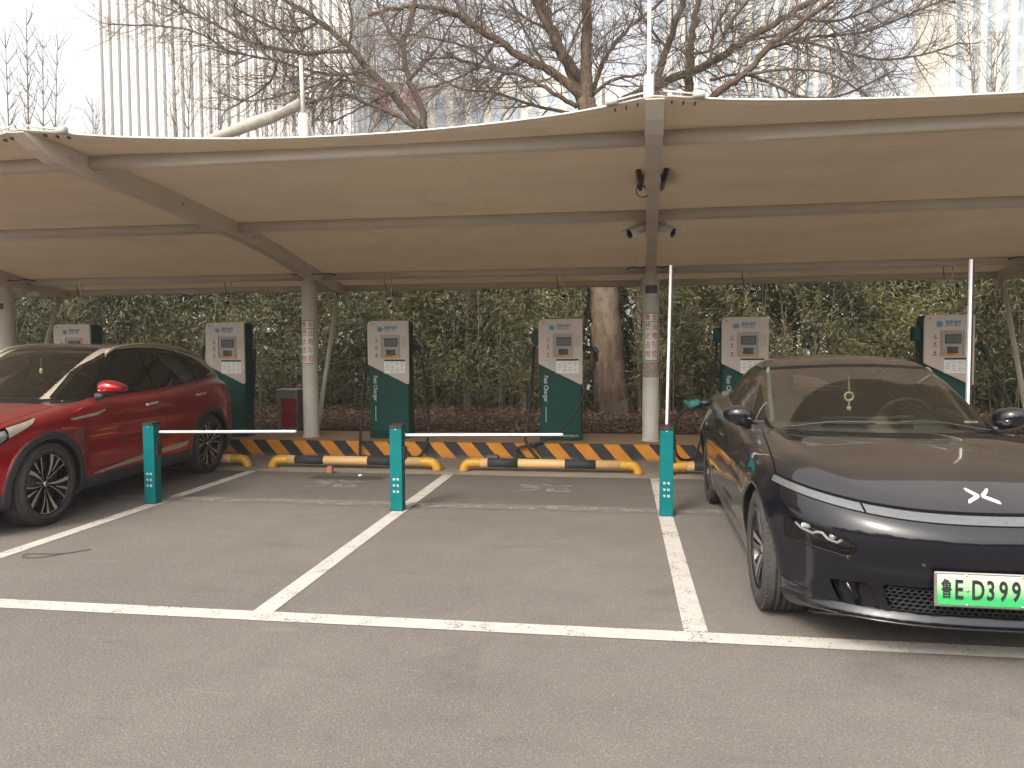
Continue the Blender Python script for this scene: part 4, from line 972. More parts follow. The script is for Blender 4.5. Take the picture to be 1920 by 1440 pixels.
tag(cu.build('bamboo_stems', M['culm']), 'thin tan bamboo stems rising through the leaves', 'bamboo', kind='stuff')

# ------------------------------------------------------------------ bare trees
def bark(name, c1, c2, sc=1.0):
    m = NT(name); g = m.coord(); mp = m.n('Mapping', {'Vector': g, 'Scale': (9 * sc, 9 * sc, 2.2 * sc)}).outputs[0]
    n1 = m.noise(mp, 1.0, 7, .7, .6); n2 = m.noise(g, 2.2, 5, .6); c = m.mix(m.maprange(n1, .35, .68), c1, c2)
    c = m.mix(m.maprange(n2, .55, .68, 0, .5), c, (.17, .15, .12)); c = m.mix(m.maprange(m.noise(g, 11, 5, .7), .60, .66, 0, .35), c, (.26, .24, .19))
    return m.fin(m.bsdf(c, .92, 0, m.bump(m.math('ADD', n1, m.math('MULTIPLY', m.noise(g, 30, 4), .3)), .7, .03), .15))
M['bark'] = bark('grey_brown_bark', (.055, .038, .027), (.140, .098, .068)); M['bark_pale'] = bark('pale_bark', (.12, .095, .075), (.24, .195, .155)); M['twig'] = simple('twigs', (.13, .100, .080), .85, 0, 3, .35, spec=.2)
class Tree:
    def __init__(s, seed): s.r = random.Random(seed); s.big = MB(); s.tw = MB()
    def limb(s, pts, r0, r1, n=8, spawn=1.0, size=1.0, lv=2, start=.1, wig=.02):
        P = catmull(pts, 6); m_ = len(P); rs = []
        for i in range(m_):
            if 0 < i < m_ - 1: P[i] = P[i] + Vector([s.r.gauss(0, wig * r0 * 8) for _ in range(3)])
            rs.append((r0 + (r1 - r0) * (i / (m_ - 1)) ** .8) * s.r.uniform(.94, 1.06))
        s.big.tube(P, rs, n, 0, True)
        L = sum((P[i + 1] - P[i]).length for i in range(m_ - 1)); k = int(L * 8.5 * spawn)
        for _ in range(k):
            t = start + (1 - start) * s.r.random(); i = min(m_ - 2, int(t * (m_ - 1))); p = P[i].lerp(P[i + 1], s.r.random()); d = (P[i + 1] - P[i]).normalized()
            s.twig(p, d, min(rs[i] * .55, .011 + .006 * s.r.random()) * size, size * s.r.uniform(.6, 1.7) * (1.15 - .35 * t), lv)
    def twig(s, p, d, r, L, lv):
        ax = Vector([s.r.gauss(0, 1) for _ in range(3)]); ax = (ax - d * ax.dot(d)).normalized()
        v = (d * s.r.uniform(.35, .9) + ax * s.r.uniform(.5, 1.0)).normalized(); pts = [p]; rs = [r]; n = 5 if lv > 1 else (4 if lv == 1 else 3); st = L / n
        cur = Vector((s.r.gauss(0, .16), s.r.gauss(0, .16), s.r.uniform(-.10, .26)))
        for i in range(n):
            v = (v + cur * .5 + Vector([s.r.gauss(0, .13) for _ in range(3)])).normalized(); p = p + v * st; pts.append(p); rs.append(max(.0016, r * (1 - .72 * (i + 1) / n)))
        s.tw.tube(pts, rs, 4 if r > .008 else 3, 0, False)
        if lv > 0:
            for _ in range(s.r.randint(4, 7) if lv > 1 else s.r.randint(3, 5)):
                i = s.r.randint(1, n - 1); s.twig(pts[i], (pts[i + 1] - pts[i]).normalized(), max(.002, rs[i] * .6), L * s.r.uniform(.35, .7), lv - 1)
    def done(s, base, label, group, mat='bark'):
        e = empty('bare_tree', base); tag(e, label, 'tree', group)
        for mb, nm, mt in ((s.big, 'trunk', M[mat]), (s.tw, 'branches', M['twig'])):
            if mb.v:
                mb.v = [(v[0] - base[0], v[1] - base[1], v[2] - base[2]) for v in mb.v]; mb.build(nm, mt, e)
        return e
GT = 'bare trees standing behind the charging bays'
W = lambda w, Y: w * Y / F_PX / 2       # half of a width in photo pixels, at depth Y
def LP(T, pix, w0, w1, Y, dY=0.0, **k):
    """limb along measured photo points, leaning dY metres in depth over its length"""
    m_ = len(pix); T.limb([PX(x, y, Y + dY * i / (m_ - 1)) for i, (x, y) in enumerate(pix)], W(w0, Y), W(w1, Y + dY), **k)
T = Tree(3)      # the thick one between the chargers
T.limb([PX(1150, 800, 13.9), PX(1146, 760, 13.9), PX(1138, 650, 13.9), PX(1133, 540, 13.9), PX(1122, 360, 13.9), PX(1104, 240, 13.9), PX(1100, 188, 13.9)], W(78, 13.9), W(34, 13.9), n=20, spawn=0, wig=.004)
for a in range(5):
    ang = a * 1.25 + .4; p = PX(1150, 800, 13.9); T.big.tube([p + Vector((math.cos(ang) * .10, math.sin(ang) * .10, .75)), p + Vector((math.cos(ang) * .30, math.sin(ang) * .3, .2)), p + Vector((math.cos(ang) * .62, math.sin(ang) * .5, -.08))], [.14, .13, .05], 8)
LP(T, [(1104, 215), (1068, 130), (1035, 60), (1018, 0), (1005, -80)], 26, 13, 13.9, .8, spawn=1.2)
LP(T, [(1100, 200), (1100, 100), (1098, 0), (1092, -90)], 24, 14, 13.9, -.3, spawn=1.2)
LP(T, [(1096, 160), (1052, 92), (1012, 25), (985, -50)], 17, 9, 14, -.9)
LP(T, [(1090, 178), (1040, 140), (990, 112), (930, 75), (880, 45), (835, 20), (770, 12), (690, 28)], 19, 6, 13.9, -1.6, spawn=1.3)
LP(T, [(1082, 200), (1040, 176), (980, 142), (905, 126), (850, 108), (790, 112)], 10, 4, 13.8, -1.2, spawn=1.2)
LP(T, [(1108, 190), (1130, 120), (1172, 60), (1236, 5), (1280, -30)], 10, 5, 14, .5, spawn=1.2)
LP(T, [(1112, 178), (1145, 152), (1200, 140), (1240, 150)], 8, 3, 14, -.8)
LP(T, [(1085, 215), (1010, 200), (930, 175), (860, 165), (800, 130)], 7, 3, 13.9, .9)
for q in ([(1020, 120), (985, 60), (960, 0), (940, -50)], [(930, 75), (900, 120), (850, 150), (780, 170)], [(880, 45), (850, -10), (830, -60)], [(1060, 110), (1090, 40), (1120, -20)], [(1035, 60), (980, 30), (920, -20)], [(990, 112), (940, 130), (880, 90), (800, 70), (720, 60)]): LP(T, q, 6, 3, 13.6, T.r.uniform(-1, 1), spawn=1.3)
T.done(tuple(PX(1150, 800, 13.9)), 'thick trunked bare tree between the fourth charger and the middle pillar', GT)
T = Tree(8)      # right hand tree, its trunk hidden behind the canopy
bB = PX(1270, 800, 16.0); bB.z = .2
T.limb([bB, PX(1262, 500, 16), PX(1262, 400, 16)], W(52, 16), W(40, 16), n=12, spawn=0)
for q_, y_ in (((1150, 200), 15.4), ((1290, 215), 15.6), ((1320, 205), 15.4), ((1225, 170), 15.2)): T.limb([PX(1262, 420, 16), PX(1262, 330, 15.95), PX((q_[0] + 1262) / 2, (q_[1] + 300) / 2, (y_ + 16) / 2), PX(*q_, y_)], W(24, 16), W(17, 16), spawn=0)
LP(T, [(1150, 200), (1200, 172), (1250, 152), (1330, 120), (1400, 75), (1480, 28), (1570, -30)], 19, 9, 15.4, .2, spawn=1.3)
LP(T, [(1290, 215), (1292, 150), (1296, 80), (1306, 20), (1325, -60)], 19, 9, 15.6, .6, spawn=1.2)
LP(T, [(1320, 205), (1345, 172), (1395, 140), (1440, 92), (1520, 28), (1600, -25)], 15, 8, 15.4, -.8, spawn=1.3)
LP(T, [(1225, 170), (1250, 90), (1275, 20), (1290, -40)], 15, 8, 15.2, -.4, spawn=1.2)
LP(T, [(1400, 75), (1470, 68), (1560, 92), (1650, 112), (1740, 100), (1800, 80)], 6, 3, 15.4, -1, spawn=1.4)
LP(T, [(1330, 150), (1400, 140), (1500, 180), (1580, 178), (1680, 130)], 6, 3, 15.4, -.6, spawn=1.4)
for q in ([(1440, 92), (1520, 70), (1620, 60), (1720, 20), (1790, -10)], [(1330, 120), (1340, 60), (1370, 0), (1390, -60)], [(1480, 28), (1560, 40), (1650, 10), (1740, -30)], [(1250, 90), (1210, 40), (1180, -20)], [(1295, 100), (1340, 90), (1380, 30), (1430, -30)], [(1395, 140), (1480, 130), (1560, 140), (1640, 190)]): LP(T, q, 6, 3, 15.0, T.r.uniform(-1, 1), spawn=1.5)
T.done(tuple(bB), 'bare tree right of the middle pillar with limbs slanting up to the right', GT)
T = Tree(21)     # left of centre
bC = PX(800, 800, 16.5); bC.z = .2
T.limb([bC, PX(805, 500, 16.5), PX(802, 330, 16.5), PX(790, 236, 16.5)], W(40, 16.5), W(26, 16.5), n=12, spawn=0)
for q_, y_ in (((795, 250), 16.2), ((780, 240), 16.0)): T.limb([PX(802, 330, 16.45), PX((q_[0] + 800) / 2, 285, 16.3), PX(*q_, y_)], W(20, 16), W(14, 16), spawn=0)
LP(T, [(795, 250), (790, 205), (768, 150), (758, 95), (770, 30), (790, -50)], 16, 7, 16.2, .4, spawn=1.2)
LP(T, [(790, 245), (735, 175), (690, 130), (655, 88), (600, 42), (530, 0), (470, -30)], 17, 7, 16.2, -.8, spawn=1.3)
LP(T, [(780, 240), (735, 212), (690, 195), (650, 178), (590, 190), (520, 215)], 9, 4, 16, -.6, spawn=1.3)
LP(T, [(655, 96), (560, 98), (480, 82), (400, 45), (330, 5), (290, -30)], 9, 4, 15.6, -.8, spawn=1.5)
LP(T, [(690, 132), (620, 140), (520, 115), (430, 95), (350, 55), (200, 45)], 6, 3, 15.6, .6, spawn=1.5)
for q in ([(740, 170), (700, 190), (620, 230)], [(655, 88), (660, 30), (640, -40)], [(758, 95), (720, 40), (700, -30)], [(600, 42), (540, 60), (450, 20), (380, -30)], [(735, 175), (640, 150), (560, 170), (470, 190), (400, 170)], [(520, 115), (500, 160), (420, 210)], [(768, 150), (820, 90), (860, 20)]): LP(T, q, 6, 2.5, 15.8, T.r.uniform(-1, 1), spawn=1.5)
T.done(tuple(bC), 'forked bare tree left of centre whose long limbs reach left across the pale tower', GT)
# slender upright saplings
def sapling(seed, x, ytop, Y, w, label, stems=1, dens_=1.0):
    T = Tree(seed); b0 = PX(x, 800, Y); b0.z = .1
    for k in range(stems):
        xo = x + (k - (stems - 1) / 2) * 30 + T.r.uniform(-10, 10); top = PX(xo + T.r.uniform(-12, 12), ytop + T.r.uniform(0, 40) * (k > 0), Y); mid = b0.lerp(top, .55) + Vector((T.r.gauss(0, .1), 0, 0))
        P = catmull([b0, mid, top], 10); m_ = len(P); T.big.tube(P, [W(w, Y) * (1 - .88 * i / (m_ - 1)) for i in range(m_)], 6)
        for i in range(m_ // 3, m_ - 1):
            for _ in range(int(3 * dens_)):
                a = T.r.uniform(0, 2 * math.pi); d = Vector((math.cos(a), math.sin(a), 1.5)).normalized(); q = 1 - i / m_
                L = T.r.uniform(.8, 1.9) * (.45 + q) * Y / 22; pts = [P[i]]; v = d
                for s_ in range(5): v = (v + Vector((T.r.gauss(0, .1), T.r.gauss(0, .1), .09))).normalized(); pts.append(pts[-1] + v * L / 5)
                T.tw.tube(pts, [W(w, Y) * .26 * (1 - .8 * s_ / 5) for s_ in range(6)], 3, 0, False)
                for s_ in (2, 3, 4): T.twig(pts[s_], v, W(w, Y) * .12, L * .4, 0)
    T.done(tuple(b0), label, 'slender bare saplings beyond the canopy', 'bark_pale')
sapling(31, 68, 15, 24, 8, 'tall slender bare sapling at the far left against white sky', 1)
sapling(32, 25, 60, 26, 7, 'bare sapling at the left edge of the picture', 1)
sapling(33, 235 * .385, 60, 27, 6, 'thin bare sapling just left of the pale tower', 2)
sapling(34, 335, 60, 24, 6, 'slim bare sapling in front of the left part of the pale tower', 2)
sapling(35, 402, 150, 26, 5, 'small bare sapling rising beside the white stay', 1)
sapling(36, 180, 185, 26, 5, 'low twiggy bare sapling at the foot of the pale tower', 2)
sapling(37, 1850, 40, 24, 7, 'tall bare sapling in front of the far right tower', 3, 1.3)
sapling(38, 1640, 130, 26, 5, 'twiggy bare sapling in the gap between the right towers', 3, 1.3)
sapling(39, 1480, 130, 27, 5, 'bushy bare sapling before the bluish right tower', 3, 1.3)
sapling(40, 620, 150, 27, 5, 'bushy bare sapling behind the white mast', 3, 1.2)
sapling(41, 530, 170, 26, 5, 'low bare sapling between the stay and the white mast', 2, 1.2)
# pale trunks standing inside the bamboo
for i, (x0, x1, w, Y) in enumerate(((880, 886, 22, 15.0), (985, 975, 20, 14.6), (1046, 1044, 22, 15.2), (1092, 1090, 12, 14.6), (1290, 1296, 22, 15), (1308, 1306, 16, 15.2), (1200, 1196, 14, 14.7))):
    T = Tree(60 + i); LP(T, [(x0, 800), (x0 + (x1 - x0) * .5, 650), (x1, 520), (x1 + 6, 380)], w, w * .6, Y, spawn=.8, lv=1)
    e = T.done(tuple(PX(x0, 800, Y)), ['pale thin trunk in the bamboo right of the third charger', 'slender leaning trunk just left of the fourth charger', 'pale trunk directly behind the fourth charger', 'thin stem beside the thick brown trunk', 'pale trunk in the bamboo right of the second pillar', 'second thin trunk right of the second pillar', 'narrow stem between the thick trunk and the second pillar'][i], 'pale trunks inside the bamboo', 'bark_pale')

# ------------------------------------------------------------------ towers behind
def facade(name, c1, c2, sc=.05):
    m = NT(name); g = m.coord(); return m.fin(m.bsdf(m.mix(m.maprange(m.noise(g, sc, 4), .3, .7), c1, c2), .55, 0, None, .3))
M['tower_cream'] = facade('cream_cladding', (.66, .60, .50), (.72, .65, .55)); M['tower_white'] = facade('pale_fins', (.64, .60, .53), (.70, .66, .58))
def glazing(name, c1, c2, c3):
    m = NT(name); g = m.coord(); s = m.sep(g); fl = m.math('FRACT', m.math('DIVIDE', s[2], 3.6)); band = m.math('LESS_THAN', fl, .28)
    q = m.n('TexWhiteNoise', {'Vector': m.n('CombineXYZ', {'X': m.math('FLOOR', m.math('DIVIDE', s[0], 2.1)), 'Y': 0.0, 'Z': m.math('FLOOR', m.math('DIVIDE', s[2], 3.6))}).outputs[0]}, noise_dimensions='3D').outputs['Value']
    c = m.mix(m.math('MULTIPLY', q, .8), c1, c2); c = m.mix(band, c, c3)
    return m.fin(m.bsdf(c, m.maprange(q, 0, 1, .12, .35), .0, None, .6))
M['glass_blue'] = glazing('blue_grey_glazing', (.20, .27, .32), (.34, .40, .44), (.42, .46, .48)); M['glass_slot'] = glazing('slot_windows', (.20, .22, .25), (.28, .29, .31), (.32, .32, .33)); M['glass_pale'] = glazing('pale_slot_windows', (.42, .44, .46), (.48, .49, .50), (.60, .57, .50))
def tower(label, px0, px1, Y, top_px, depth, pitch_px, slot_px, glassmat, finmat, style, side=0):
    a = PX(px0, 100, Y).x; b = PX(px1, 100, Y).x; H = PX((px0 + px1) / 2, top_px, Y).z; pitch = pitch_px * Y / F_PX; e = empty('tower_block', ((a + b) / 2, Y, 0)); tag(e, label, 'building')
    w = b - a; body = MB(); body.box((0, depth / 2, H / 2), (w, depth, H)); body.build('wall', M[finmat] if style == 'slots' else M[glassmat], e)
    n_ = int(w / pitch); sw = slot_px * Y / F_PX
    for i in range(n_):
        x = -w / 2 + (i + .55) * pitch; q = MB()
        if style == 'slots':
            q.box((x - sw / 2, -.10, H / 2 - 1), (.50, .25, H - 2)); q.build('dark_fin', M['fin_dark'], e)
            q = MB(); q.box((x + sw * .5 + pitch * .16, .02, H / 2 - 1), (pitch * .28, .3, H - 4)); q.build('window_strip', M['glass_pale'], e)
        else: q.box((x, -.45, H / 2), (sw, 1.2, H + 1)); q.build('fin', M[finmat], e)
    if side > 0:
        q = MB(); q.box((w / 2 + .1, depth / 2, H / 2 - 1), (.6, depth - .6, H - 4)); q.build('window_strip', M['glass_blue'], e)
    if side:
        nd = 11 if side < 0 else 4
        for i in range(nd):
            q = MB(); q.box((side * (w / 2 + .3), (i + .5) * depth / nd, H / 2), (.9, .55, H + 1)); q.build('fin', M[finmat], e)
    r = MB(); r.box((0, depth / 2, H + .8), (w + 1.2, depth + 1.2, 1.6)); r.build('roof', M[finmat], e)
    return e
M['fin_dark'] = facade('dark_fins', (.10, .105, .12), (.14, .145, .16))
tower('tall cream tower with thin dark vertical slots behind the left bare trees', 184, 656, 140, -700, 13, 19.3, 4.5, 'glass_slot', 'tower_cream', 'slots', 1)
tower('bluish glass tower with pale vertical fins right of the second pillar', 1242, 1566, 150, -650, 40, 22.8, 7.5, 'glass_blue', 'tower_white', 'fins', 0)
tower('pale finned tower cut off by the right edge of the picture', 1795, 2150, 125, -700, 16, 23.5, 10, 'glass_blue', 'tower_white', 'fins', -1)
# low block between the towers with a red roof sign
e = empty('office_block', tuple(PX(890, 640, 190))); e.location.z = 0; tag(e, 'low pale office block with blue windows and red sign between the towers', 'building'); a = PX(640, 160, 190).x; b_ = PX(1128, 160, 190).x; H = PX(890, 158, 190).z; w = b_ - a; cx_ = (a + b_) / 2; e.location.x = cx_
q = MB(); q.box((0, 15, H / 2), (w, 30, H)); q.build('wall', M['tower_cream'], e)
for i in range(14):
    q = MB(); q.box((-w / 2 + (i + .5) * w / 14, -.1, H - 6.2), (w / 14 * .62, .5, 7.5)); q.build('window', M['glass_blue'], e)
    q = MB(); q.box((-w / 2 + (i + .5) * w / 14, -.1, H - 20), (w / 14 * .62, .5, 12)); q.build('window', M['glass_blue'], e)
q = MB(); q.box((0, 15, H + .5), (w + 1, 31, 1)); q.build('roof', M['tower_white'], e)
M['sign_red'] = simple('red_sign', (.60, .20, .20), .6)
for k in range(2):
    q = MB(); xs = PX(715 + k * 55, 185, 190).x - cx_; zc = PX(735, 188, 190).z
    for dx, dz, sw, sh in ((0, 2.1, 5.2, .7), (0, .3, 4.2, .7), (0, -1.8, 5.4, .7), (-1.2, 0, .7, 5.2), (1.3, 0, .7, 4.4)): q.box((xs + dx, -.8, zc + dz), (sw, .4 + .01 * abs(dx), sh))
    q.build('sign_character', M['sign_red'], e)
#@@CANOPY
# ------------------------------------------------------------------ membrane carport
def cream(name, base, dirt, amt):
    m = NT(name); g = m.coord(); c = m.mix(m.maprange(m.noise(g, 2.2, 6, .65), .35, .7, 0, amt), base, dirt); c = m.mix(m.maprange(m.noise(g, 40, 4, .7), .56, .7, 0, .25), c, tuple(x * .6 for x in dirt))
    return m.fin(m.bsdf(c, .55, 0, m.bump(m.noise(g, 18, 4), .08, .01), .35))
M['steel_cream'] = cream('dusty_cream_steel', (.64, .585, .505), (.50, .44, .37), .5)
M['pillar'] = cream('white_painted_pillar', (.62, .59, .53), (.44, .395, .33), .7)
def membrane():
    m = NT('pvc_membrane'); g = m.coord(); s = m.sep(g)
    mp = m.n('Mapping', {'Vector': g, 'Scale': (.5, 2.0, 1)}).outputs[0]
    c = m.mix(m.maprange(m.noise(mp, 1.4, 6, .6), .3, .72), (.67, .60, .50), (.57, .50, .41))
    # dark bands along the purlins: dirt and contact shadow painted together
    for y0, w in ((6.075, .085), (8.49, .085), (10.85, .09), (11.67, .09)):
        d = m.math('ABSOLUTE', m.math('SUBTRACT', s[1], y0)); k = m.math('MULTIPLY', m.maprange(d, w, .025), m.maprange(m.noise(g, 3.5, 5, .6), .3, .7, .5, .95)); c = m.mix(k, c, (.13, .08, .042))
    fx = m.math('ABSOLUTE', m.math('SUBTRACT', m.math('FRACT', m.math('DIVIDE', m.math('ADD', s[0], 20.3), 1.64)), .5)); c = m.mix(m.math('MULTIPLY', m.maprange(fx, .012, .008), .16), c, (.34, .28, .20))      # welded seams
    c = m.mix(m.math('MULTIPLY', m.maprange(m.noise(g, .8, 6, .6, 1.5), .52, .60), .16), c, (.36, .27, .17))      # water marks
    wv = m.noise(g, 320, 2, .5); c = m.mix(m.maprange(wv, .4, .6, 0, .12), c, (.30, .25, .2))
    d_ = m.bsdf(c, .75, 0, m.bump(m.math('ADD', m.noise(mp, 2.0, 3), m.math('MULTIPLY', wv, .02)), .25, .03), .2); t = m.n('BsdfTranslucent', {'Color': (.75, .65, .51, 1)}).outputs[0]
    return m.fin(m.n('MixShader', {0: .22, 1: d_, 2: t}).outputs[0])
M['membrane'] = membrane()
ZX = lambda x: .006 * max(0.0, x - .4)       # the roof climbs slightly to the right
BAY = {2: (.40, .040), 3: (.28, .020)}
PROF = Spl([(5.0, 3.172), (5.4, 3.172), (6.1, 3.155), (7.2, 3.085), (8.52, 2.968), (9.7, 2.805), (10.9, 2.595), (11.7, 2.485), (12.0, 2.445)])
RX = [-14.4, -9.47, -4.52, .40, 5.33, 10.3]
YP = 10.50
SK = lambda y: -.034 * (YP - y)        # the rafters run slightly askew to the bays
canopy = empty('carport_canopy', (0, YP, .22)); tag(canopy, 'long cream membrane carport roof on steel rafters sloping down over the charging bays', 'canopy'); Oc = Vector((0, YP, .22))
def mem_pt(x, v):
    """x across, v 0..1 from front edge to back edge"""
    i = max(0, min(len(RX) - 2, int(np.searchsorted(RX, x)) - 1)); t = (x - RX[i]) / (RX[i + 1] - RX[i]); bow = 4 * t * (1 - t) if 0 < t < 1 else 0
    yf = 5.38 + BAY.get(i, (.36, .04))[0] * bow ** .8; yb = 11.86 - .05 * bow; y = yf + (yb - yf) * v
    near = min(abs(x - q) for q in RX); lift = .015 * math.exp(-(near / .35) ** 2) * (1 - v) ** 3
    z = float(PROF(np.array([y]))[0]) + .068 + lift + ZX(x) - BAY.get(i, (.36, .04))[1] * bow * max(0, 1 - v * 6) - .020 * bow * math.sin(math.pi * min(1, v * 4) if v < .25 else math.pi * ((v - .25) * 2.6 % 1)) * .6
    return Vector((x + SK(y), y, z))
xs = []
for i in range(len(RX) - 1): xs += list(np.linspace(RX[i], RX[i + 1], 29)[:-1])
xs += [RX[-1]]; vs_ = np.linspace(0, 1, 61)
Vt = [mem_pt(x, v) - Oc for x in xs for v in vs_]; n1 = len(vs_); Fq = [(i * n1 + j, (i + 1) * n1 + j, (i + 1) * n1 + j + 1, i * n1 + j + 1) for i in range(len(xs) - 1) for j in range(n1 - 1)]
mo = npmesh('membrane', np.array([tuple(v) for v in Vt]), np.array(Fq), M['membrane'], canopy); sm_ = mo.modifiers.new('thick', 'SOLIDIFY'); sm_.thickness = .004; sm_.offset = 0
for i in range(len(RX) - 1):     # rope hem along the front edge of each bay
    q = MB(); q.tube([mem_pt(x, 0) - Oc + Vector((0, -.006, .002)) for x in np.linspace(RX[i] + .09, RX[i + 1] - .09, 33)], .009, 6); q.build('edge_rope', M['rope'] if 'rope' in M else M.setdefault('rope', simple('white_rope_hem', (.46, .44, .40), .6)), canopy)
    for s_ in (-1, 1):
        x0 = RX[i] + .30 if s_ > 0 else RX[i + 1] - .30; p = mem_pt(x0, 0) - Oc
        q = MB(); q.lathe([(0, -.04), (.026, -.04), (.028, 0), (.026, .04), (0, .04)], tuple(p + Vector((0, -.03, .02))), 'x', 14); q.build('rope_clamp', M['rope'], canopy)
        q = MB(); q.tube([p + Vector((0, -.03, .02)), mem_pt(x0 - s_ * .24, 0) - Oc + Vector((0, -.02, .03))], .007, 6); q.build('tie_rod', M['steel_cream'], canopy)
        for k in range(3):
            p = mem_pt(x0 - s_ * (.02 + .08 * k), 0.012) - Oc; q = MB(); q.box(p + Vector((0, 0, -.012)), (.012, .03, .02)); q.build('bolt', M['fin_dark'], canopy)
for y0, r in ((6.10, .060), (8.52, .060), (10.88, .056), (11.70, .050)):      # purlin tubes
    for i in range(len(RX) - 1):
        z = float(PROF(np.array([y0]))[0]); q = MB(); q.tube([Vector((RX[i] + .068 + SK(y0), y0, z + ZX(RX[i]))) - Oc, Vector((RX[i + 1] - .068 + SK(y0), y0, z + ZX(RX[i + 1]))) - Oc], r, 20); q.build('purlin', M['steel_cream'], canopy)
for X0 in RX:
    q = MB(); ys = np.linspace(5.36, 11.84, 40); hw = .065; ring = []
    for y in ys:
        z = float(PROF(np.array([y]))[0]) + ZX(X0); top = z + .055; tip = max(0, 1 - (y - 5.36) / .50); bot = z - .125 + .175 * tip ** 1.8 + .07 * max(0, (y - 11.2)); ring.append((y, bot, top))
    vs2 = []; fs2 = []
    for (y, b0, t0) in ring: xr = X0 + SK(y); vs2 += [(xr - hw, y - YP, b0 - .22), (xr + hw, y - YP, b0 - .22), (xr + hw, y - YP, t0 - .22), (xr - hw, y - YP, t0 - .22)]
    for i in range(len(ring) - 1):
        a = i * 4
        for k in range(4): fs2.append((a + k, a + (k + 1) % 4, a + 4 + (k + 1) % 4, a + 4 + k))
    fs2 += [(3, 2, 1, 0), tuple(len(vs2) - 4 + k for k in range(4))]
    q.add(vs2, fs2); rf = q.build('rafter', M['steel_cream'], canopy, fix=True)
    for y in (5.85, 7.4, 8.85, 10.2):
        z = float(PROF(np.array([y]))[0]) - .03 + ZX(X0)
        for s_ in (-1, 1):
            q = MB(); q.lathe([(0, -.006), (.022, -.006), (.022, .006), (0, .006)], (X0 + SK(y) + s_ * (hw + .003), y - YP, z - .22), 'x', 14); q.build('bolt_cap', M['rope'], rf)
# pillars: things of their own, with their brace
GP = 'white pillars carrying the canopy'
M['plate_black'] = simple('black_plate', (.02, .02, .022), .4); M['sign_white'] = simple('sign_white', (.72, .72, .68), .5, 0, 20, .06); M['sign_green'] = simple('sign_green', (.02, .20, .10), .5); M['sign_ink'] = simple('sign_red_ink', (.52, .025, .035), .5, 0, 60, .2); M['tape'] = simple('brown_tape_residue', (.36, .29, .25), .7, 0, 25, .3, .2)
M['cable'] = simple('black_cable', (.020, .019, .019), .55, 0, 12, .4, .2); M['grey_cable'] = simple('dusty_cable', (.075, .066, .058), .7, 0, 12, .3, .2)
def wrapped(root, r, a0, a1, z0, z1, mat, name, off=.0015, parent=None):
    q = MB(); n_ = 16; vs = []
    for i in range(n_ + 1):
        a = a0 + (a1 - a0) * i / n_; vs += [((r + off) * math.sin(a), -(r + off) * math.cos(a), z0), ((r + off) * math.sin(a), -(r + off) * math.cos(a), z1)]
    q.add(vs, [(2 * i, 2 * i + 2, 2 * i + 3, 2 * i + 1) for i in range(n_)], 0, True); return q.build(name, mat, parent or root)
PL = {-9.47: 'leftmost white pillar standing behind the red car', -4.52: 'white pillar left of the third charger with a red lettered notice wrapped to its left side', .40: 'white pillar in the middle carrying the red lettered notice, a black plate and two cameras overhead', 5.33: 'white pillar at the right edge behind the dark sedan'}
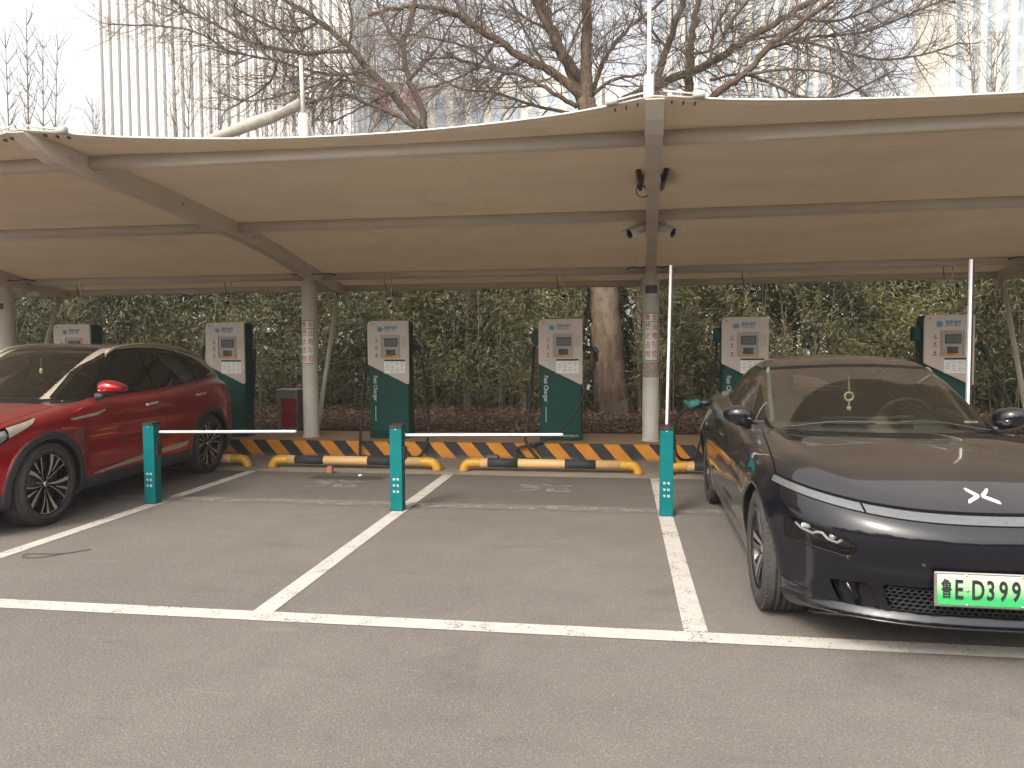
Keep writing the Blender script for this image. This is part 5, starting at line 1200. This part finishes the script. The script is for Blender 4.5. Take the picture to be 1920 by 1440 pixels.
for X0, lab in PL.items():
    root = empty('pillar', (X0, YP, .22)); tag(root, lab, 'pillar', GP); zt = float(PROF(np.array([YP]))[0]) - .22 + ZX(X0); r = .112
    q = MB(); q.lathe([(r + .014, 0), (r + .016, .006), (r + .003, .012), (r, .03), (r, zt - .22), (r * .66, zt - .20), (r * .66, zt + .045), (0, zt + .05)], (0, 0, 0), 'z', 40); q.build('column', M['pillar'], root)
    q = MB(); q.lathe([(r + .004, zt - .24), (r + .006, zt - .22), (r * .7, zt - .215)], (0, 0, 0), 'z', 40); q.build('collar', M['steel_cream'], root)
    q = MB(); q.tube([(0, .20, .02), (.02, 1.10, float(PROF(np.array([11.6]))[0]) - .22 - .09)], .034, 12); q.build('brace', M['pillar'], root)
    q = MB(); q.box((0, 1.10, float(PROF(np.array([11.6]))[0]) - .22 - .09), (.02, .16, .12)); q.build('brace_bracket', M['steel_cream'], root)
    if X0 in (-4.52, .40):
        tw = .10 if X0 < 0 else .0; z0, z1 = (1.075, 1.705) if X0 < 0 else (1.105, 1.755); hw_ = .88
        sg = wrapped(root, r, tw - hw_, tw + hw_, z0, z1, M['sign_white'], 'notice', .0012)
        for a, b2 in ((tw - hw_, tw - hw_ + .07), (tw + hw_ - .07, tw + hw_)): wrapped(root, r, a, b2, z0, z1, M['sign_green'], 'notice_border', .002, sg)
        for za, zb in ((z0, z0 + .010), (z1 - .010, z1), (z1 - .125, z1 - .115)): wrapped(root, r, tw - hw_, tw + hw_, za, zb, M['sign_green'], 'notice_border', .0024, sg)
        def glyph(ch, a, z, size):
            rot = Matrix.Rotation(a + tw, 4, 'Z'); o = text_obj('notice_writing', ch, size, M['sign_ink'], sg, (0, 0, 0), (0, 0, 0), .0006, 'CENTER', sx=.80, sy=1.0, bold=.0010)
            for v in o.data.vertices:
                an = v.co.x / r + a + tw; rr_ = r + .003 + v.co.z; h = v.co.y; v.co = (rr_ * math.sin(an), -rr_ * math.cos(an), z + h)
        for k, ch in enumerate('警告'): glyph(ch, (-.42, .42)[k], z1 - .066, .082)
        for k, ch in enumerate('禁止占用'): glyph(ch, -.42, z1 - .19 - k * .123, .098)
        for k, ch in enumerate('充电车位'): glyph(ch, .42, z1 - .19 - k * .123, .098)
    if X0 == .40:
        wrapped(root, r, -.75, .75, 2.02, 2.13, M['plate_black'], 'number_tag', .003); wrapped(root, r, -1.5, 1.5, .88, 1.09, M['tape'], 'tape_band', .0008)
        for z_ in (2.045, 2.075, 2.105): wrapped(root, r, -.55, .55, z_ - .004, z_ + .004, M['fin_dark'], 'tag_print', .004)
    if X0 == -9.47: wrapped(root, r, -.9, .35, 1.93, 2.02, M['plate_black'], 'number_tag', .003)
    for s_ in (-1, 1):     # cable tails tied at the head
        q = MB(); q.tube(catmull([(s_ * .07, -.05, zt - .06), (s_ * .15, -.02, zt - .07), (s_ * .26, .1, zt - .045), (s_ * .33, .22, zt - .06)], 5), .008, 6); q.build('cable_tail', M['cable'], root)

# white mast and sagging fabric stay of the roof behind
e = empty('mast', tuple(PX(567, 800, 12.9))); e.location.z = .2; tag(e, 'white mast behind the canopy with a pale fabric strip slung from it', 'mast'); o0 = Vector(e.location)
q = MB(); q.tube([PX(580, 800, 12.9) - o0, PX(569, 215, 12.9) - o0], W(19, 12.9), 18); q.build('pole', M['rope'], e)
q = MB(); q.tube([PX(569, 220, 12.9) - o0, PX(564, 110, 12.9) - o0], [W(9, 12.9), W(7, 12.9)], 14); q.build('pole_tip', M['rope'], e)
q = MB(); q.tube([PX(569, 212, 12.9) - o0, PX(590, 300, 12.9) - o0 + Vector((.05, .5, -.2))], W(9, 12.9), 10); q.build('stay', M['rope'], e)
vs = []; top = catmull([PX(x, y, 12.9 + (565 - x) * .003) for x, y in ((562, 186), (530, 204), (500, 213), (470, 222), (440, 236), (400, 252), (360, 275))], 6); bot = catmull([PX(x, y, 12.9 + (565 - x) * .003) for x, y in ((562, 198), (535, 212), (508, 226), (480, 236), (450, 247), (410, 262), (365, 290))], 6)
for a, b2 in zip(top, bot):
    for s_ in (0, 1, 2): vs.append(a.lerp(b2, s_ / 2) - o0 + Vector((0, (-.05, .03, .12)[s_], 0)))
q = MB(); q.add(vs, [(i * 3 + k, i * 3 + k + 1, (i + 1) * 3 + k + 1, (i + 1) * 3 + k) for i in range(len(top) - 1) for k in range(2)], 0, True); fb = q.build('fabric_strip', M['rope'], e); md = fb.modifiers.new('t', 'SOLIDIFY'); md.thickness = .02
e = empty('mast', (.40, 11.6, .2)); tag(e, 'white stepped mast rising above the middle pillar', 'mast'); o0 = Vector(e.location)
q = MB(); q.tube([Vector((.36, 11.6, 2.3)) - o0, PX(1217, 142, 11.6) - o0], W(19, 11.6), 8, 0, True, False); q.build('pole', M['steel_cream'], e)
q = MB(); q.tube([PX(1217, 145, 11.6) - o0, PX(1218, -30, 11.6) - o0], W(7, 11.6), 8, 0, True, False); q.build('pole_tip', M['steel_cream'], e)

# ------------------------------------------------------------------ cameras and lamps under the roof
M['cam_white'] = simple('camera_white', (.72, .70, .66), .4, 0, 20, .1); M['cam_black'] = simple('camera_black_glass', (.008, .008, .009), .12)
def bullet(loc, yaw, pitch, label, group, size=1.0, mount='arm', side=1):
    e = empty('security_camera', loc, 0); tag(e, label, 'camera', group); R3 = Matrix.Rotation(yaw, 3, 'Z') @ Matrix.Rotation(pitch, 3, 'X'); s_ = size
    q = MB()
    q.lathe([(0, .11 * s_), (.034 * s_, .11 * s_), (.040 * s_, .09 * s_), (.040 * s_, -.07 * s_), (.037 * s_, -.075 * s_)], (0, 0, 0), 'y', 20); q.v = [tuple(R3 @ Vector(v)) for v in q.v]; q.build('housing', M['cam_white'], e)
    q = MB(); q.lathe([(0, -.074 * s_), (.037 * s_, -.075 * s_), (.039 * s_, -.06 * s_)], (0, 0, 0), 'y', 20); q.sphere((0, -.078 * s_, 0), .014 * s_, 8); q.v = [tuple(R3 @ Vector(v)) for v in q.v]; q.build('lens_face', M['cam_black'], e)
    q = MB(); q.box((0, -.018 * s_, .044 * s_), (.078 * s_, .19 * s_, .007 * s_)); q.box((0, -.113 * s_, .030 * s_), (.070 * s_, .006 * s_, .030 * s_)); q.v = [tuple(R3 @ Vector(v)) for v in q.v]; q.build('sun_shield', M['cam_white'], e)
    q = MB()
    if mount == 'arm': q.tube([(0, .02, .03), (0, .03, .11), (-side * .17, .03, .115)], .012, 8); q.box((-side * .175, .03, .115), (.012, .06, .06))
    else: q.tube([(0, .02, .03), (0, .02, mount)], .010, 8); q.box((0, .02, mount), (.08, .08, .01))
    q.build('bracket', M['steel_cream'], e)
    if mount != 'arm':
        q = MB(); q.tube(catmull([(0, .06, .0), (-.07, .06, .05), (-.10, .05, mount * .6), (-.11, .03, mount)], 5), .006, 5); q.build('wire', M['cable'], e)
    return e
GC = 'cameras either side of the middle rafter'
bullet(tuple(PX(1194, 432, 8.9)), R_(-58), R_(24), 'white bullet camera on the left of the middle rafter aimed left', GC, 1.5, 'arm', -1)
bullet(tuple(PX(1247, 431, 8.9)), R_(58), R_(24), 'white bullet camera on the right of the middle rafter aimed right', GC, 1.5, 'arm', 1)
HC = [(60, 552, -70, 'small camera hanging beside the leftmost pillar'), (152, 566, -35, 'small camera hanging over the leftmost charger'), (432, 566, -8, 'small camera hanging over the second charger from the left'), (733, 563, 0, 'small black faced camera hanging over the third charger'), (1057, 553, 4, 'small black faced camera hanging over the fourth charger'), (1407, 545, 10, 'small black faced camera hanging over the charger behind the dark sedan'), (1787, 534, 25, 'small black faced camera hanging over the rightmost charger')]
for x, y, yw, lab in HC: p = PX(x, y, 10.85); bullet(tuple(p), R_(yw), R_(8), lab, 'small cameras hanging from the rear purlin', .95, 2.60 - p.z)
for s_, lab in ((-1, 'dark flat lamp bar tilted against the left side of the middle rafter'), (1, 'dark flat lamp bar tilted against the right side of the middle rafter')):
    p = PX(1200 if s_ < 0 else 1243, 324, 7.35); e = empty('lamp_bar', tuple(p)); tag(e, lab, 'lamp', 'dark lamp bars on the middle rafter')
    q = MB(); rt = Matrix.Rotation(s_ * -R_(16), 3, 'Y'); q.box((s_ * .020, 0, .0), (.035, .42, .27), 0, Matrix.Rotation(s_ * R_(14), 3, 'Y'), .006); q.build('housing', M['plate_black'], e)
    q = MB(); q.box((s_ * .044, 0, -.005), (.008, .38, .23), 0, Matrix.Rotation(s_ * R_(14), 3, 'Y'), .002); q.build('lens_face', M['cam_black'], e)
    q = MB(); q.box((s_ * -.02, 0, -.03), (.03, .06, .05)); q.build('bracket', M['fin_dark'], e)
    if s_ < 0:
        q = MB(); q.tube(catmull([(-.0, -.02, -.08), (-.035, -.05, -.16), (-.02, -.05, -.22), (.04, -.05, -.24), (.09, -.05, -.20), (.06, -.04, -.17), (.01, -.03, -.10)], 6), .005, 6); q.build('wire', M['cable'], e)

# ------------------------------------------------------------------ chargers
M['ch_green'] = simple('charger_green', (.006, .060, .046), .48, 0, 5, .10, .03, spec=.2); M['ch_dark'] = simple('charger_dark_green', (.005, .040, .030), .5, 0, 5, .12, spec=.2)
M['ch_panel'] = simple('charger_silver_panel', (.50, .435, .385), .5, .0, 4, .06, .02); M['ch_recess'] = simple('charger_recess', (.33, .285, .25), .5, 0, 10, .08)
M['screen'] = simple('dull_screen', (.11, .13, .14), .18, 0, 3, .15); M['ch_yellow'] = simple('yellow_label', (.62, .34, .03), .6, 0, 40, .15); M['ink_red'] = simple('red_print', (.45, .05, .03), .6)
M['logo_blue'] = simple('blue_print', (.02, .16, .30), .5, 0, 40, .2); M['logo_pale'] = simple('pale_blue_print', (.12, .38, .50), .5); M['ink_grey'] = simple('grey_print', (.10, .11, .13), .6); M['print_white'] = simple('white_print', (.50, .56, .54), .6); M['gun_green'] = simple('connector_green', (.015, .10, .085), .4, 0, 20, .2)
def make_charger():
    e = empty('charger', (0, 0, .22)); G = M['ch_green']
    q = MB(); q.box((.302, .135, .86), (.572, .27, 1.60), 0, None, .006); q.build('cabinet', [M['ch_green']], e)
    q = MB(); q.box((.302, .135, .055), (.580, .280, .110), 0, None, .004); q.build('plinth', M['ch_dark'], e)
    q = MB(); q.box((.302, .145, 1.668), (.560, .24, .022), 0, None, .004); q.build('top_cap', M['ch_dark'], e)
    poly = roundpoly([(0, 1.068, .01), (0, 1.685, .075), (.605, 1.685, .008), (.605, .769, .05)], .02, 8)
    poly = [(p[0], p[1]) for p in poly]
    q = MB(); q.prism(poly, -.034, -.002, 'y', 0); pn = q.build('front_panel', M['ch_panel'], e, fix=True)
    back = roundpoly([(.004, 1.05, .01), (.004, 1.675, .075), (.597, 1.675, .01), (.597, .748, .05)], .02, 8); q = MB(); q.prism([(p[0], p[1]) for p in back], -.006, .004, 'y', 0); q.build('panel_backing', M['ch_dark'], e, fix=True)
    # recessed console: frame walls stand on the panel, deep face sunk to the cabinet
    q = MB(); x0, x1, z0, z1 = .207, .470, 1.163, 1.478
    for c, d in (((x0 - .004, -.040, (z0 + z1) / 2), (.008, .014, z1 - z0 + .016)), ((x1 + .004, -.040, (z0 + z1) / 2), (.008, .014, z1 - z0 + .016)), (((x0 + x1) / 2, -.0395, z1 + .004), (x1 - x0 - .001, .013, .008)), (((x0 + x1) / 2, -.0395, z0 - .004), (x1 - x0 - .001, .013, .008))): q.box(c, d)
    q.build('console_frame', M['ch_recess'], e)
    q = MB(); q.box(((x0 + x1) / 2, -.0355, (z0 + z1) / 2), (x1 - x0, .003, z1 - z0)); q.build('console', M['ch_recess'], e)
    q = MB(); q.box((.347, -.041, 1.377), (.196, .010, .118), 0, None, .004); sc = q.build('screen_bezel', M['plate_black'], e); q = MB(); q.box((.347, -.0470, 1.377), (.168, .003, .092)); q.build('screen', M['screen'], sc)
    q = MB(); q.box((.343, -.043, 1.235), (.130, .014, .082), 0, None, .004); cr = q.build('card_reader', M['plate_black'], e)
    for i in range(4):
        for j in range(3): q = MB(); q.box((.352 + i * .015, -.0515, 1.258 - j * .018), (.010, .003, .011)); q.build('key', M['ink_grey'], cr)
    q = MB(); q.box((.338, -.0385, 1.176), (.250, .004, .030)); yl = q.build('yellow_label', M['ch_yellow'], e)
    for i in range(9): q = MB(); q.box((.235 + i * .024, -.0412, 1.177), (.015, .001, .015)); q.build('label_print', M['ink_red'] if i < 6 else M['ch_recess'], yl)
    q = MB(); q.box((.398, -.0355, 1.036), (.310, .002, .197)); st = q.build('sticker', M['sign_white'], e); q = MB(); q.box((.398, -.0370, 1.122), (.308, .001, .024)); q.build('sticker_header', M['sign_green'] if False else M['ch_dark'], st)
    for j in range(6):
        for i, (xa, wd) in enumerate(((.265, .05), (.33, .06), (.41, .05), (.48, .055))):
            if (i * 7 + j * 3) % 5 == 0: continue
            q = MB(); q.box((xa + wd / 2, -.0370, 1.09 - j * .024), (wd * (1 - .2 * ((i + j) % 3)), .001, .005)); q.build('sticker_print', M['gun_green'] if (i + j) % 3 == 1 else M['ink_grey'], st)
    # emblem: globe of crossing lines, and the name beside it
    q = MB(); q.lathe([(0, -.0358), (.044, -.0358), (.044, -.0340)], (.183, 0, 1.567), 'y', 32); lg = q.build('emblem', M['logo_pale'], e)
    q = MB(); q.lathe([(0, -.0372), (.022, -.0372), (.030, -.0360)], (.188, 0, 1.572), 'y', 24); q.build('emblem_core', M['logo_blue'], lg)
    for a0 in (-.9, -.3, .3, .9):
        q = MB(); q.tube([(.183 + .042 * math.sin(a0) * math.cos(t) + .0, -.0378, 1.567 + .042 * math.sin(t)) for t in np.linspace(-1.5, 1.5, 12)], .0016, 4); q.build('emblem_line', M['sign_white'], lg)
    text_obj('company_name', '国家电网', .050, M['logo_blue'], e, (.252, -.0352, 1.588), align='LEFT', sx=.94, bold=.0010)
    text_obj('company_name', 'STATE GRID', .026, M['logo_blue'], e, (.254, -.0352, 1.548), align='LEFT', sx=1.2, bold=.0006)
    for z, mt, wd in ((1.425, 'logo_pale', '电源'), (1.32, 'ink_red', '充电'), (1.205, 'ink_grey', '故障')):
        q = MB(); q.lathe([(0, -.040), (.010, -.040), (.013, -.036), (.013, -.034)], (.133, 0, z), 'y', 14); q.build('indicator_light', M[mt], e); text_obj('indicator_writing', wd, .026, M['ink_grey'], e, (.133, -.0352, z - .036), align='CENTER', bold=.0004)
    q = MB()
    for j in range(11): q.box((.535, -.0352, 1.455 - j * .0155), (.088, .002, .006))
    q.build('speaker_grille', M['ch_recess'], e)
    q = MB(); q.lathe([(0, -.038), (.009, -.038), (.010, -.034)], (.063, 0, 1.638), 'y', 14); q.build('lock', M['ink_grey'], e)
    o = text_obj('side_writing', 'Fast Charger', .082, M['print_white'], e, (.098, -.0012, .905), (R_(90), R_(90), 0), align='LEFT', sx=.86, bold=.0012)
    q = MB(); q.box((.098, -.0012, .362), (.010, .0015, .215)); q.build('side_line', M['print_white'], e)
    text_obj('maker_writing', '股份有限公司', .040, M['print_white'], e, (.55, -.0062, .066), align='RIGHT', sx=.9)
    q = MB(); q.box((-.045, .14, 1.445), (.085, .16, .19), 0, None, .012); q.build('holster', M['ch_green'], e)
    q = MB(); q.box((.625, .14, 1.275), (.055, .10, .09), 0, None, .01); q.build('socket', M['plate_black'], e)
    return e
def gun(parent, base, out=1):
    """charging connector hanging at its holster: handle, grip and green button"""
    b0 = Vector(base); q = MB(); q.tube(catmull([b0, b0 + Vector((.07 * out, -.03, .015)), b0 + Vector((.13 * out, -.04, -.02)), b0 + Vector((.165 * out, -.045, -.10)), b0 + Vector((.170 * out, -.045, -.17))], 5), [.030] * 8 + [.026] * 6 + [.020] * 7, 12); g = q.build('connector', M['cable'], parent)
    q = MB(); q.box(b0 + Vector((.160 * out, -.050, -.015)), (.055, .058, .110), 0, Matrix.Rotation(-out * .55, 3, 'Y'), .018); q.build('connector_grip', M['gun_green'], g); return g
CHX = [(-8.568, 'charger furthest left, only its top showing above the red car roof'), (-6.081, 'green and silver charger just behind the tail of the red car'), (-3.594, 'green and silver charger between the first two bollards, third from the left'), (-1.134, 'green and silver charger in front of the bare trunk, left of the middle pillar'), (1.328, 'green and silver charger behind the left half of the dark sedan'), (3.860, 'rightmost green and silver charger behind the dark sedan roof')]
proto = make_charger()
for i, (x, lab) in enumerate(CHX):
    c_ = proto if i == 0 else copy_tree(proto)
    c_.location = (x, 10.40, .22); tag(c_, lab, 'charger', 'green and silver chargers in a row on the kerb')
    if i == 0: chargers = []
    chargers.append(c_)
def cable(pix, r=.020, parent=None, n=8, mat='cable', name='charging_cable', label=None, floor=None):
    P = [PX(x, y, Y) for x, y, Y in pix]; P = [Vector((p.x, p.y, max(p.z, r + .006))) if p.y < 10.04 - r else Vector((p.x, p.y, max(p.z, .222 + r))) for p in P]
    o = Vector(parent.location) if parent else Vector(); q = MB(); q.tube([p - o for p in catmull(P, 8)], r, n); return q.build(name, M[mat], parent)
# each charger's own cables (parts of it)
cable([(687, 655, 10.52), (686, 700, 10.35), (681, 750, 10.1), (677, 800, 9.99), (675, 845, 9.97), (680, 862, 9.94), (720, 866, 9.93), (760, 868, 9.95), (785, 858, 9.96), (800, 832, 9.97), (804, 795, 10.02), (799, 745, 10.3), (794, 700, 10.45), (791, 676, 10.45)], .020, chargers[2])
gun(chargers[2], (.63, .12, 1.27))
cable([(1001, 650, 10.52), (999, 700, 10.3), (993, 760, 10.05), (987, 805, 9.98), (986, 828, 9.96), (1000, 850, 9.95), (1008, 862, 9.93), (985, 860, 9.90), (966, 850, 9.92), (972, 840, 9.95), (1005, 832, 10.0), (1040, 815, 10.06), (1070, 785, 10.15), (1090, 750, 10.2), (1104, 715, 10.3), (1114, 685, 10.40), (1113, 664, 10.45)], .020, chargers[3])
gun(chargers[3], (.63, .12, 1.27)); q = MB(); p0 = PX(1104, 722, 10.28) - Vector(chargers[3].location); p1 = PX(1101, 731, 10.26) - Vector(chargers[3].location); q.tube([p0, p1], .026, 10); q.build('cable_tag', M['sign_white'], chargers[3])
cable([(1344, 640, 10.52), (1341, 690, 10.3), (1334, 730, 10.1), (1326, 780, 9.99), (1312, 830, 9.96), (1300, 858, 9.93), (1280, 862, 9.8), (1268, 850, 9.3), (1264, 820, 8.6), (1268, 790, 8.0), (1280, 772, 7.75), (1296, 765, 7.62), (1308, 761, 7.55)], .018, chargers[4])
e_ = PX(1302, 757, 7.55) - Vector(chargers[4].location); q = MB(); q.box(e_, (.13, .16, .075), 0, Matrix.Rotation(R_(-20), 3, 'Y'), .025); q.box(e_ + Vector((-.06, 0, .0)), (.10, .05, .035), 0, Matrix.Rotation(R_(35), 3, 'Y'), .012); q.build('connector_grip', M['gun_green'], chargers[4])
q = MB(); q.tube([e_ + Vector((.05, .02, .005)), e_ + Vector((.19, .06, .015))], .030, 12); q.build('connector_nozzle', M['plate_black'], chargers[4])
cable([(1718, 640, 10.52), (1722, 700, 10.2), (1728, 760, 10.0), (1735, 820, 9.9)], .020, chargers[5]); cable([(1838, 640, 10.52), (1860, 690, 10.3), (1885, 740, 10.1), (1915, 790, 9.9), (1940, 850, 9.7)], .020, chargers[5]); gun(chargers[5], (.63, .12, 1.27))
cable([(382, 650, 10.52), (380, 700, 10.2), (378, 760, 10.0), (376, 850, 9.9)], .020, chargers[1])
cable([(478, 655, 10.55), (476, 720, 10.6), (473, 780, 10.6), (475, 808, 10.6)], .020, chargers[1])
cable([(100, 650, 10.52), (97, 720, 10.2), (96, 800, 10.0)], .020, chargers[0])

# ------------------------------------------------------------------ bollards with barrier bars
M['teal'] = simple('teal_painted_steel', (.0008, .112, .116), .45, 0, 6, .12, .04, spec=.18); M['alu'] = simple('bare_aluminium_bar', (.66, .63, .63), .35, .25, 1.5, .03)
def bollard(x, y, arm, lab):
    e = empty('barrier_bollard', (x, y, .004)); tag(e, lab, 'bollard', 'teal bollards standing on the bay lines')
    w, d, h = .116, .105, .775
    q = MB(); q.box((0, 0, h / 2), (w, d, h), 0, None, .003); q.build('post', M['teal'], e)
    q = MB(); q.prism([(-.062, h + .002), (-.062, h + .020), (.062, h + .034), (.062, h + .002)], -w / 2 - .003, w / 2 + .003, 'x'); q.build('cap', M['cap_dark'], e, fix=True)
    q = MB(); q.lathe([(0, -d / 2 - .004), (.005, -d / 2 - .004), (.006, -d / 2)], (0, 0, h - .014), 'y', 10); q.build('lock', M['alu'], e)
    q = MB(); q.box((0, 0, .003), (w + .012, d + .012, .006)); q.build('base_plate', M['ch_dark'], e)
    for j, (a, b2) in enumerate((('充', '电'), ('车', '位'), ('专', '用'))):
        for k, ch in enumerate((a, b2)): text_obj('writing', ch, .026, M['print_white'], e, (-.010 + k * .036 - .01, -d / 2 - .0008, .295 - j * .058), align='CENTER', bold=.0004)
    for z in (.45, .25, .1): 
        q = MB(); q.lathe([(0, .003), (.004, .002), (.005, 0)], (w / 2, -.02, z), 'x', 8); q.build('rivet', M['teal'], e)
    q = MB(); q.box((w / 2 + .011, .004, .535), (.026, .078, .125), 0, None, .004); q.build('latch_box', M['plate_black'], e)
    if arm == 'down':
        L = 1.47 if x > -3 else 1.42; r_ = Matrix.Rotation(R_(-.8), 3, 'Y')
        q = MB(); q.box(Vector((w / 2 + .02 + L / 2, .012, .715)), (L, .030, .023), 0, r_, .004); q.build('barrier_bar', M['alu'], e); q = MB(); q.box(Vector((w / 2 + .02 + L / 2, .012, .6995)), (L - .004, .026, .009), 0, r_); q.build('bar_seal', M['plate_black'], e)
    else:
        tilt = Matrix.Rotation(R_(1.2), 3, 'Y') if x < 1 else Matrix.Rotation(0, 3, 'Y')
        q = MB(); q.box(Vector((.0 + .016, .015, .775 + .735)), (.023, .034, 1.45), 0, tilt, .004); q.build('barrier_bar', M['alu'], e); q = MB(); q.box(Vector((.0 + .036, .015, .775 + .735)), (.008, .030, 1.446), 0, tilt); q.build('bar_seal', M['plate_black'], e)
        q = MB(); q.box((.01, .012, .79), (.06, .06, .06), 0, None, .008); q.build('hinge', M['plate_black'], e)
M['cap_dark'] = simple('dark_steel_cap', (.055, .045, .04), .45, .6, 20, .3)
bollard(-4.575, 6.78, 'down', 'teal bollard at the left beside the red car with its bar lowered')
bollard(-2.07, 6.76, 'down', 'teal bollard in the middle with its bar lowered in front of the chargers')
bollard(.402, 6.84, 'up', 'teal bollard left of the dark sedan with its bar raised upright')
bollard(2.90, 6.86, 'up', 'teal bollard hidden behind the dark sedan, only its raised bar showing above the roof')

# ------------------------------------------------------------------ wheel stops
M['stop_cream'] = simple('faded_yellow_pipe', (.62, .39, .17), .5, 0, 5, .10, .05); M['stop_yellow'] = simple('yellow_pipe_end', (.50, .27, .025), .45, 0, 12, .15, .05); M['stop_black'] = simple('black_tape_band', (.024, .025, .028), .75, 0, 20, .25)
def wheel_stop(x0, x1, lab):
    Y0 = 9.02; e = empty('wheel_stop', ((x0 + x1) / 2, Y0, .004)); tag(e, lab, 'wheel stop', 'yellow and black pipe wheel stops'); L = x1 - x0; h = .105; r = .054
    a, b2 = -L / 2, L / 2; q = MB(); q.tube([(a + .18, 0, h), (b2 - .18, 0, h)], r, 24); bar = q.build('pipe', M['stop_cream'], e)
    for s_ in (-1, 1):
        q = MB(); xe = s_ * L / 2; q.tube(catmull([(xe - s_ * .24, 0, h), (xe - s_ * .16, 0, h), (xe - s_ * .085, 0, h - .012), (xe - s_ * .045, 0, h - .05), (xe - s_ * .03, 0, .0)], 6), [r + .002] * 25, 20); el = q.build('pipe_end', M['stop_yellow'], e)
        q = MB(); q.lathe([(0, 0), (.088, 0), (.088, .006), (.0, .007)], (xe - s_ * .035, 0, 0), 'z', 24); q.build('foot_plate', M['stop_rust'], el)
        for t in (-1, 1): q = MB(); q.lathe([(0, .016), (.010, .016), (.010, .006)], (xe - s_ * .035 + t * .0, -.072 * 1, 0) if t < 0 else (xe + s_ * .036, 0, 0), 'z', 6); q.build('bolt', M['stop_rust'], el)
    for c0, c1 in ((.153, .325), (.585, .755)):
        q = MB(); q.tube([(a + c0 * L, 0, h), (a + c1 * L, 0, h)], r + .0018, 24); q.build('black_band', M['stop_black'], bar)
M['stop_rust'] = simple('rusty_foot_plate', (.22, .12, .045), .8, 0, 20, .3)
wheel_stop(-9.35, -7.2, 'pipe wheel stop hidden behind the front of the red car'); wheel_stop(-6.85, -4.72, 'pipe wheel stop under the tail of the red car, its yellow end showing'); wheel_stop(-4.44, -2.22, 'pipe wheel stop between the left and the middle bollard'); wheel_stop(-1.95, .235, 'pipe wheel stop between the middle and the right bollard'); wheel_stop(.52, 2.68, 'pipe wheel stop behind the dark sedan, its yellow end showing'); 

# ------------------------------------------------------------------ small things
e = empty('extinguisher_box', (-5.26, 11.30, .235)); tag(e, 'grey metal box with a red front standing left of the left pillar', 'box')
M['box_grey'] = simple('dull_grey_metal', (.17, .165, .15), .5, .3, 8, .2); M['box_red'] = simple('dull_red_panel', (.24, .012, .022), .4, 0, 8, .15)
q = MB(); q.box((0, .12, .31), (.34, .24, .62), 0, None, .008); q.build('casing', M['box_grey'], e); q = MB(); q.box((0, .12, .632), (.36, .27, .022), 0, None, .004); q.build('lid', M['alu'], e)
q = MB(); q.box((.025, -.006, .26), (.26, .014, .46), 0, None, .003); d_ = q.build('door', M['box_red'], e); q = MB(); q.box((-.08, -.018, .30), (.016, .014, .09), 0, None, .003); q.build('handle', M['box_grey'], d_)
def rock(name, loc, d, mat, lab, cat, seed):
    r = np.random.default_rng(seed); q = MB(); q.box((0, 0, d[2] / 2), d, 0, Matrix.Rotation(float(r.uniform(-.5, .5)), 3, 'Z'), min(d) * .22); q.v = [tuple(Vector(v) + Vector(r.uniform(-.006, .006, 3))) for v in q.v]; o = q.build(name, mat); o.location = loc; tag(o, lab, cat)
M['stone'] = concrete('stone_chunk', (.15, .12, .095), (.20, .165, .13), 20); M['brick'] = simple('orange_brick_bit', (.36, .15, .075), .85, 0, 40, .25, .3)
rock('stone_block', (-1.72, 9.94, .006), (.17, .10, .07), M['stone'], 'grey stone chunk lying against the striped kerb left of the fourth charger', 'stone', 1)
rock('brick_piece', (-3.50, 8.66, .006), (.075, .06, .085), M['brick'], 'small orange brick piece standing at the edge of the concrete by the pipe stop', 'brick', 2)
rock('white_pebble', (-3.06, 8.50, .004), (.035, .03, .018), M['paper'], 'tiny white pebble on the dark patch left of the middle bollard', 'pebble', 3)
q = MB(); q.tube([Vector((p.x, p.y, .007)) for p in catmull([Vector((x, y, 0)) for x, y, PXg in ((-3.98, 5.12, 0), (-4.05, 5.03, 0), (-4.13, 4.98, 0), (-4.25, 4.96, 0), (-4.36, 4.94, 0), (-4.33, 4.86, 0), (-4.2, 4.87, 0), (-4.10, 4.98, 0))], 6)], .003, 5); tag(q.build('wire_scrap', M['cable']), 'thin black wire scrap looped on the asphalt near the left bay line', 'wire')

# ------------------------------------------------------------------ the cars
r1 = build_sedan((1.68, 3.60, 0), R_(-1.0)); tag(r1, 'dusty dark blue sedan with a full width front light strip and a green number plate', 'car', 'cars parked in the charging bays')
r2 = build_suv((-5.775, 4.93, 0), R_(2.1)); tag(r2, 'red suv with black roof and silver arch trim parked at the left', 'car', 'cars parked in the charging bays')

# ------------------------------------------------------------------ unseen leaf belt added behind the viewer to darken the car nose reflections
n = 60000; x = RNG.uniform(-60, 60, n); h = 6.0 + 1.6 * np.sin(x * .45) + 1.1 * np.sin(x * 1.3 + 1) ; z = RNG.uniform(0, 1, n) ** .8 * h; y = -24 - RNG.uniform(0, 2.5, n)
dr = RNG.normal(0, 1, (n, 3)); up = RNG.normal(0, 1, (n, 3)) + np.array([0, .6, .6])
tag(cards('added_dark_foliage', np.stack([x, y, z], 1), RNG.uniform(.5, .9, n), RNG.uniform(.25, .45, n), dr, up, leaf_mat('added_dark_leaves', [(0, (.010, .014, .007)), (1, (.035, .045, .020))], .7, .1), .1), 'unseen dark leaf belt added behind the viewer to darken the reflection in the sedan nose', 'added leaf belt', kind='stuff')

# ------------------------------------------------------------------ the winter haze
m = NT('haze_air'); vp = m.n('VolumePrincipled', {'Color': (.97, .96, .95, 1), 'Density': .0019, 'Anisotropy': .2}); m.t.links.new(vp.outputs[0], m.out.inputs['Volume'])
q = MB(); q.box((0, 220, 98), (900, 820, 198)); hz = q.build('haze', m.mat); tag(hz, 'thin pale winter haze in the air over the whole place', 'haze', kind='stuff')
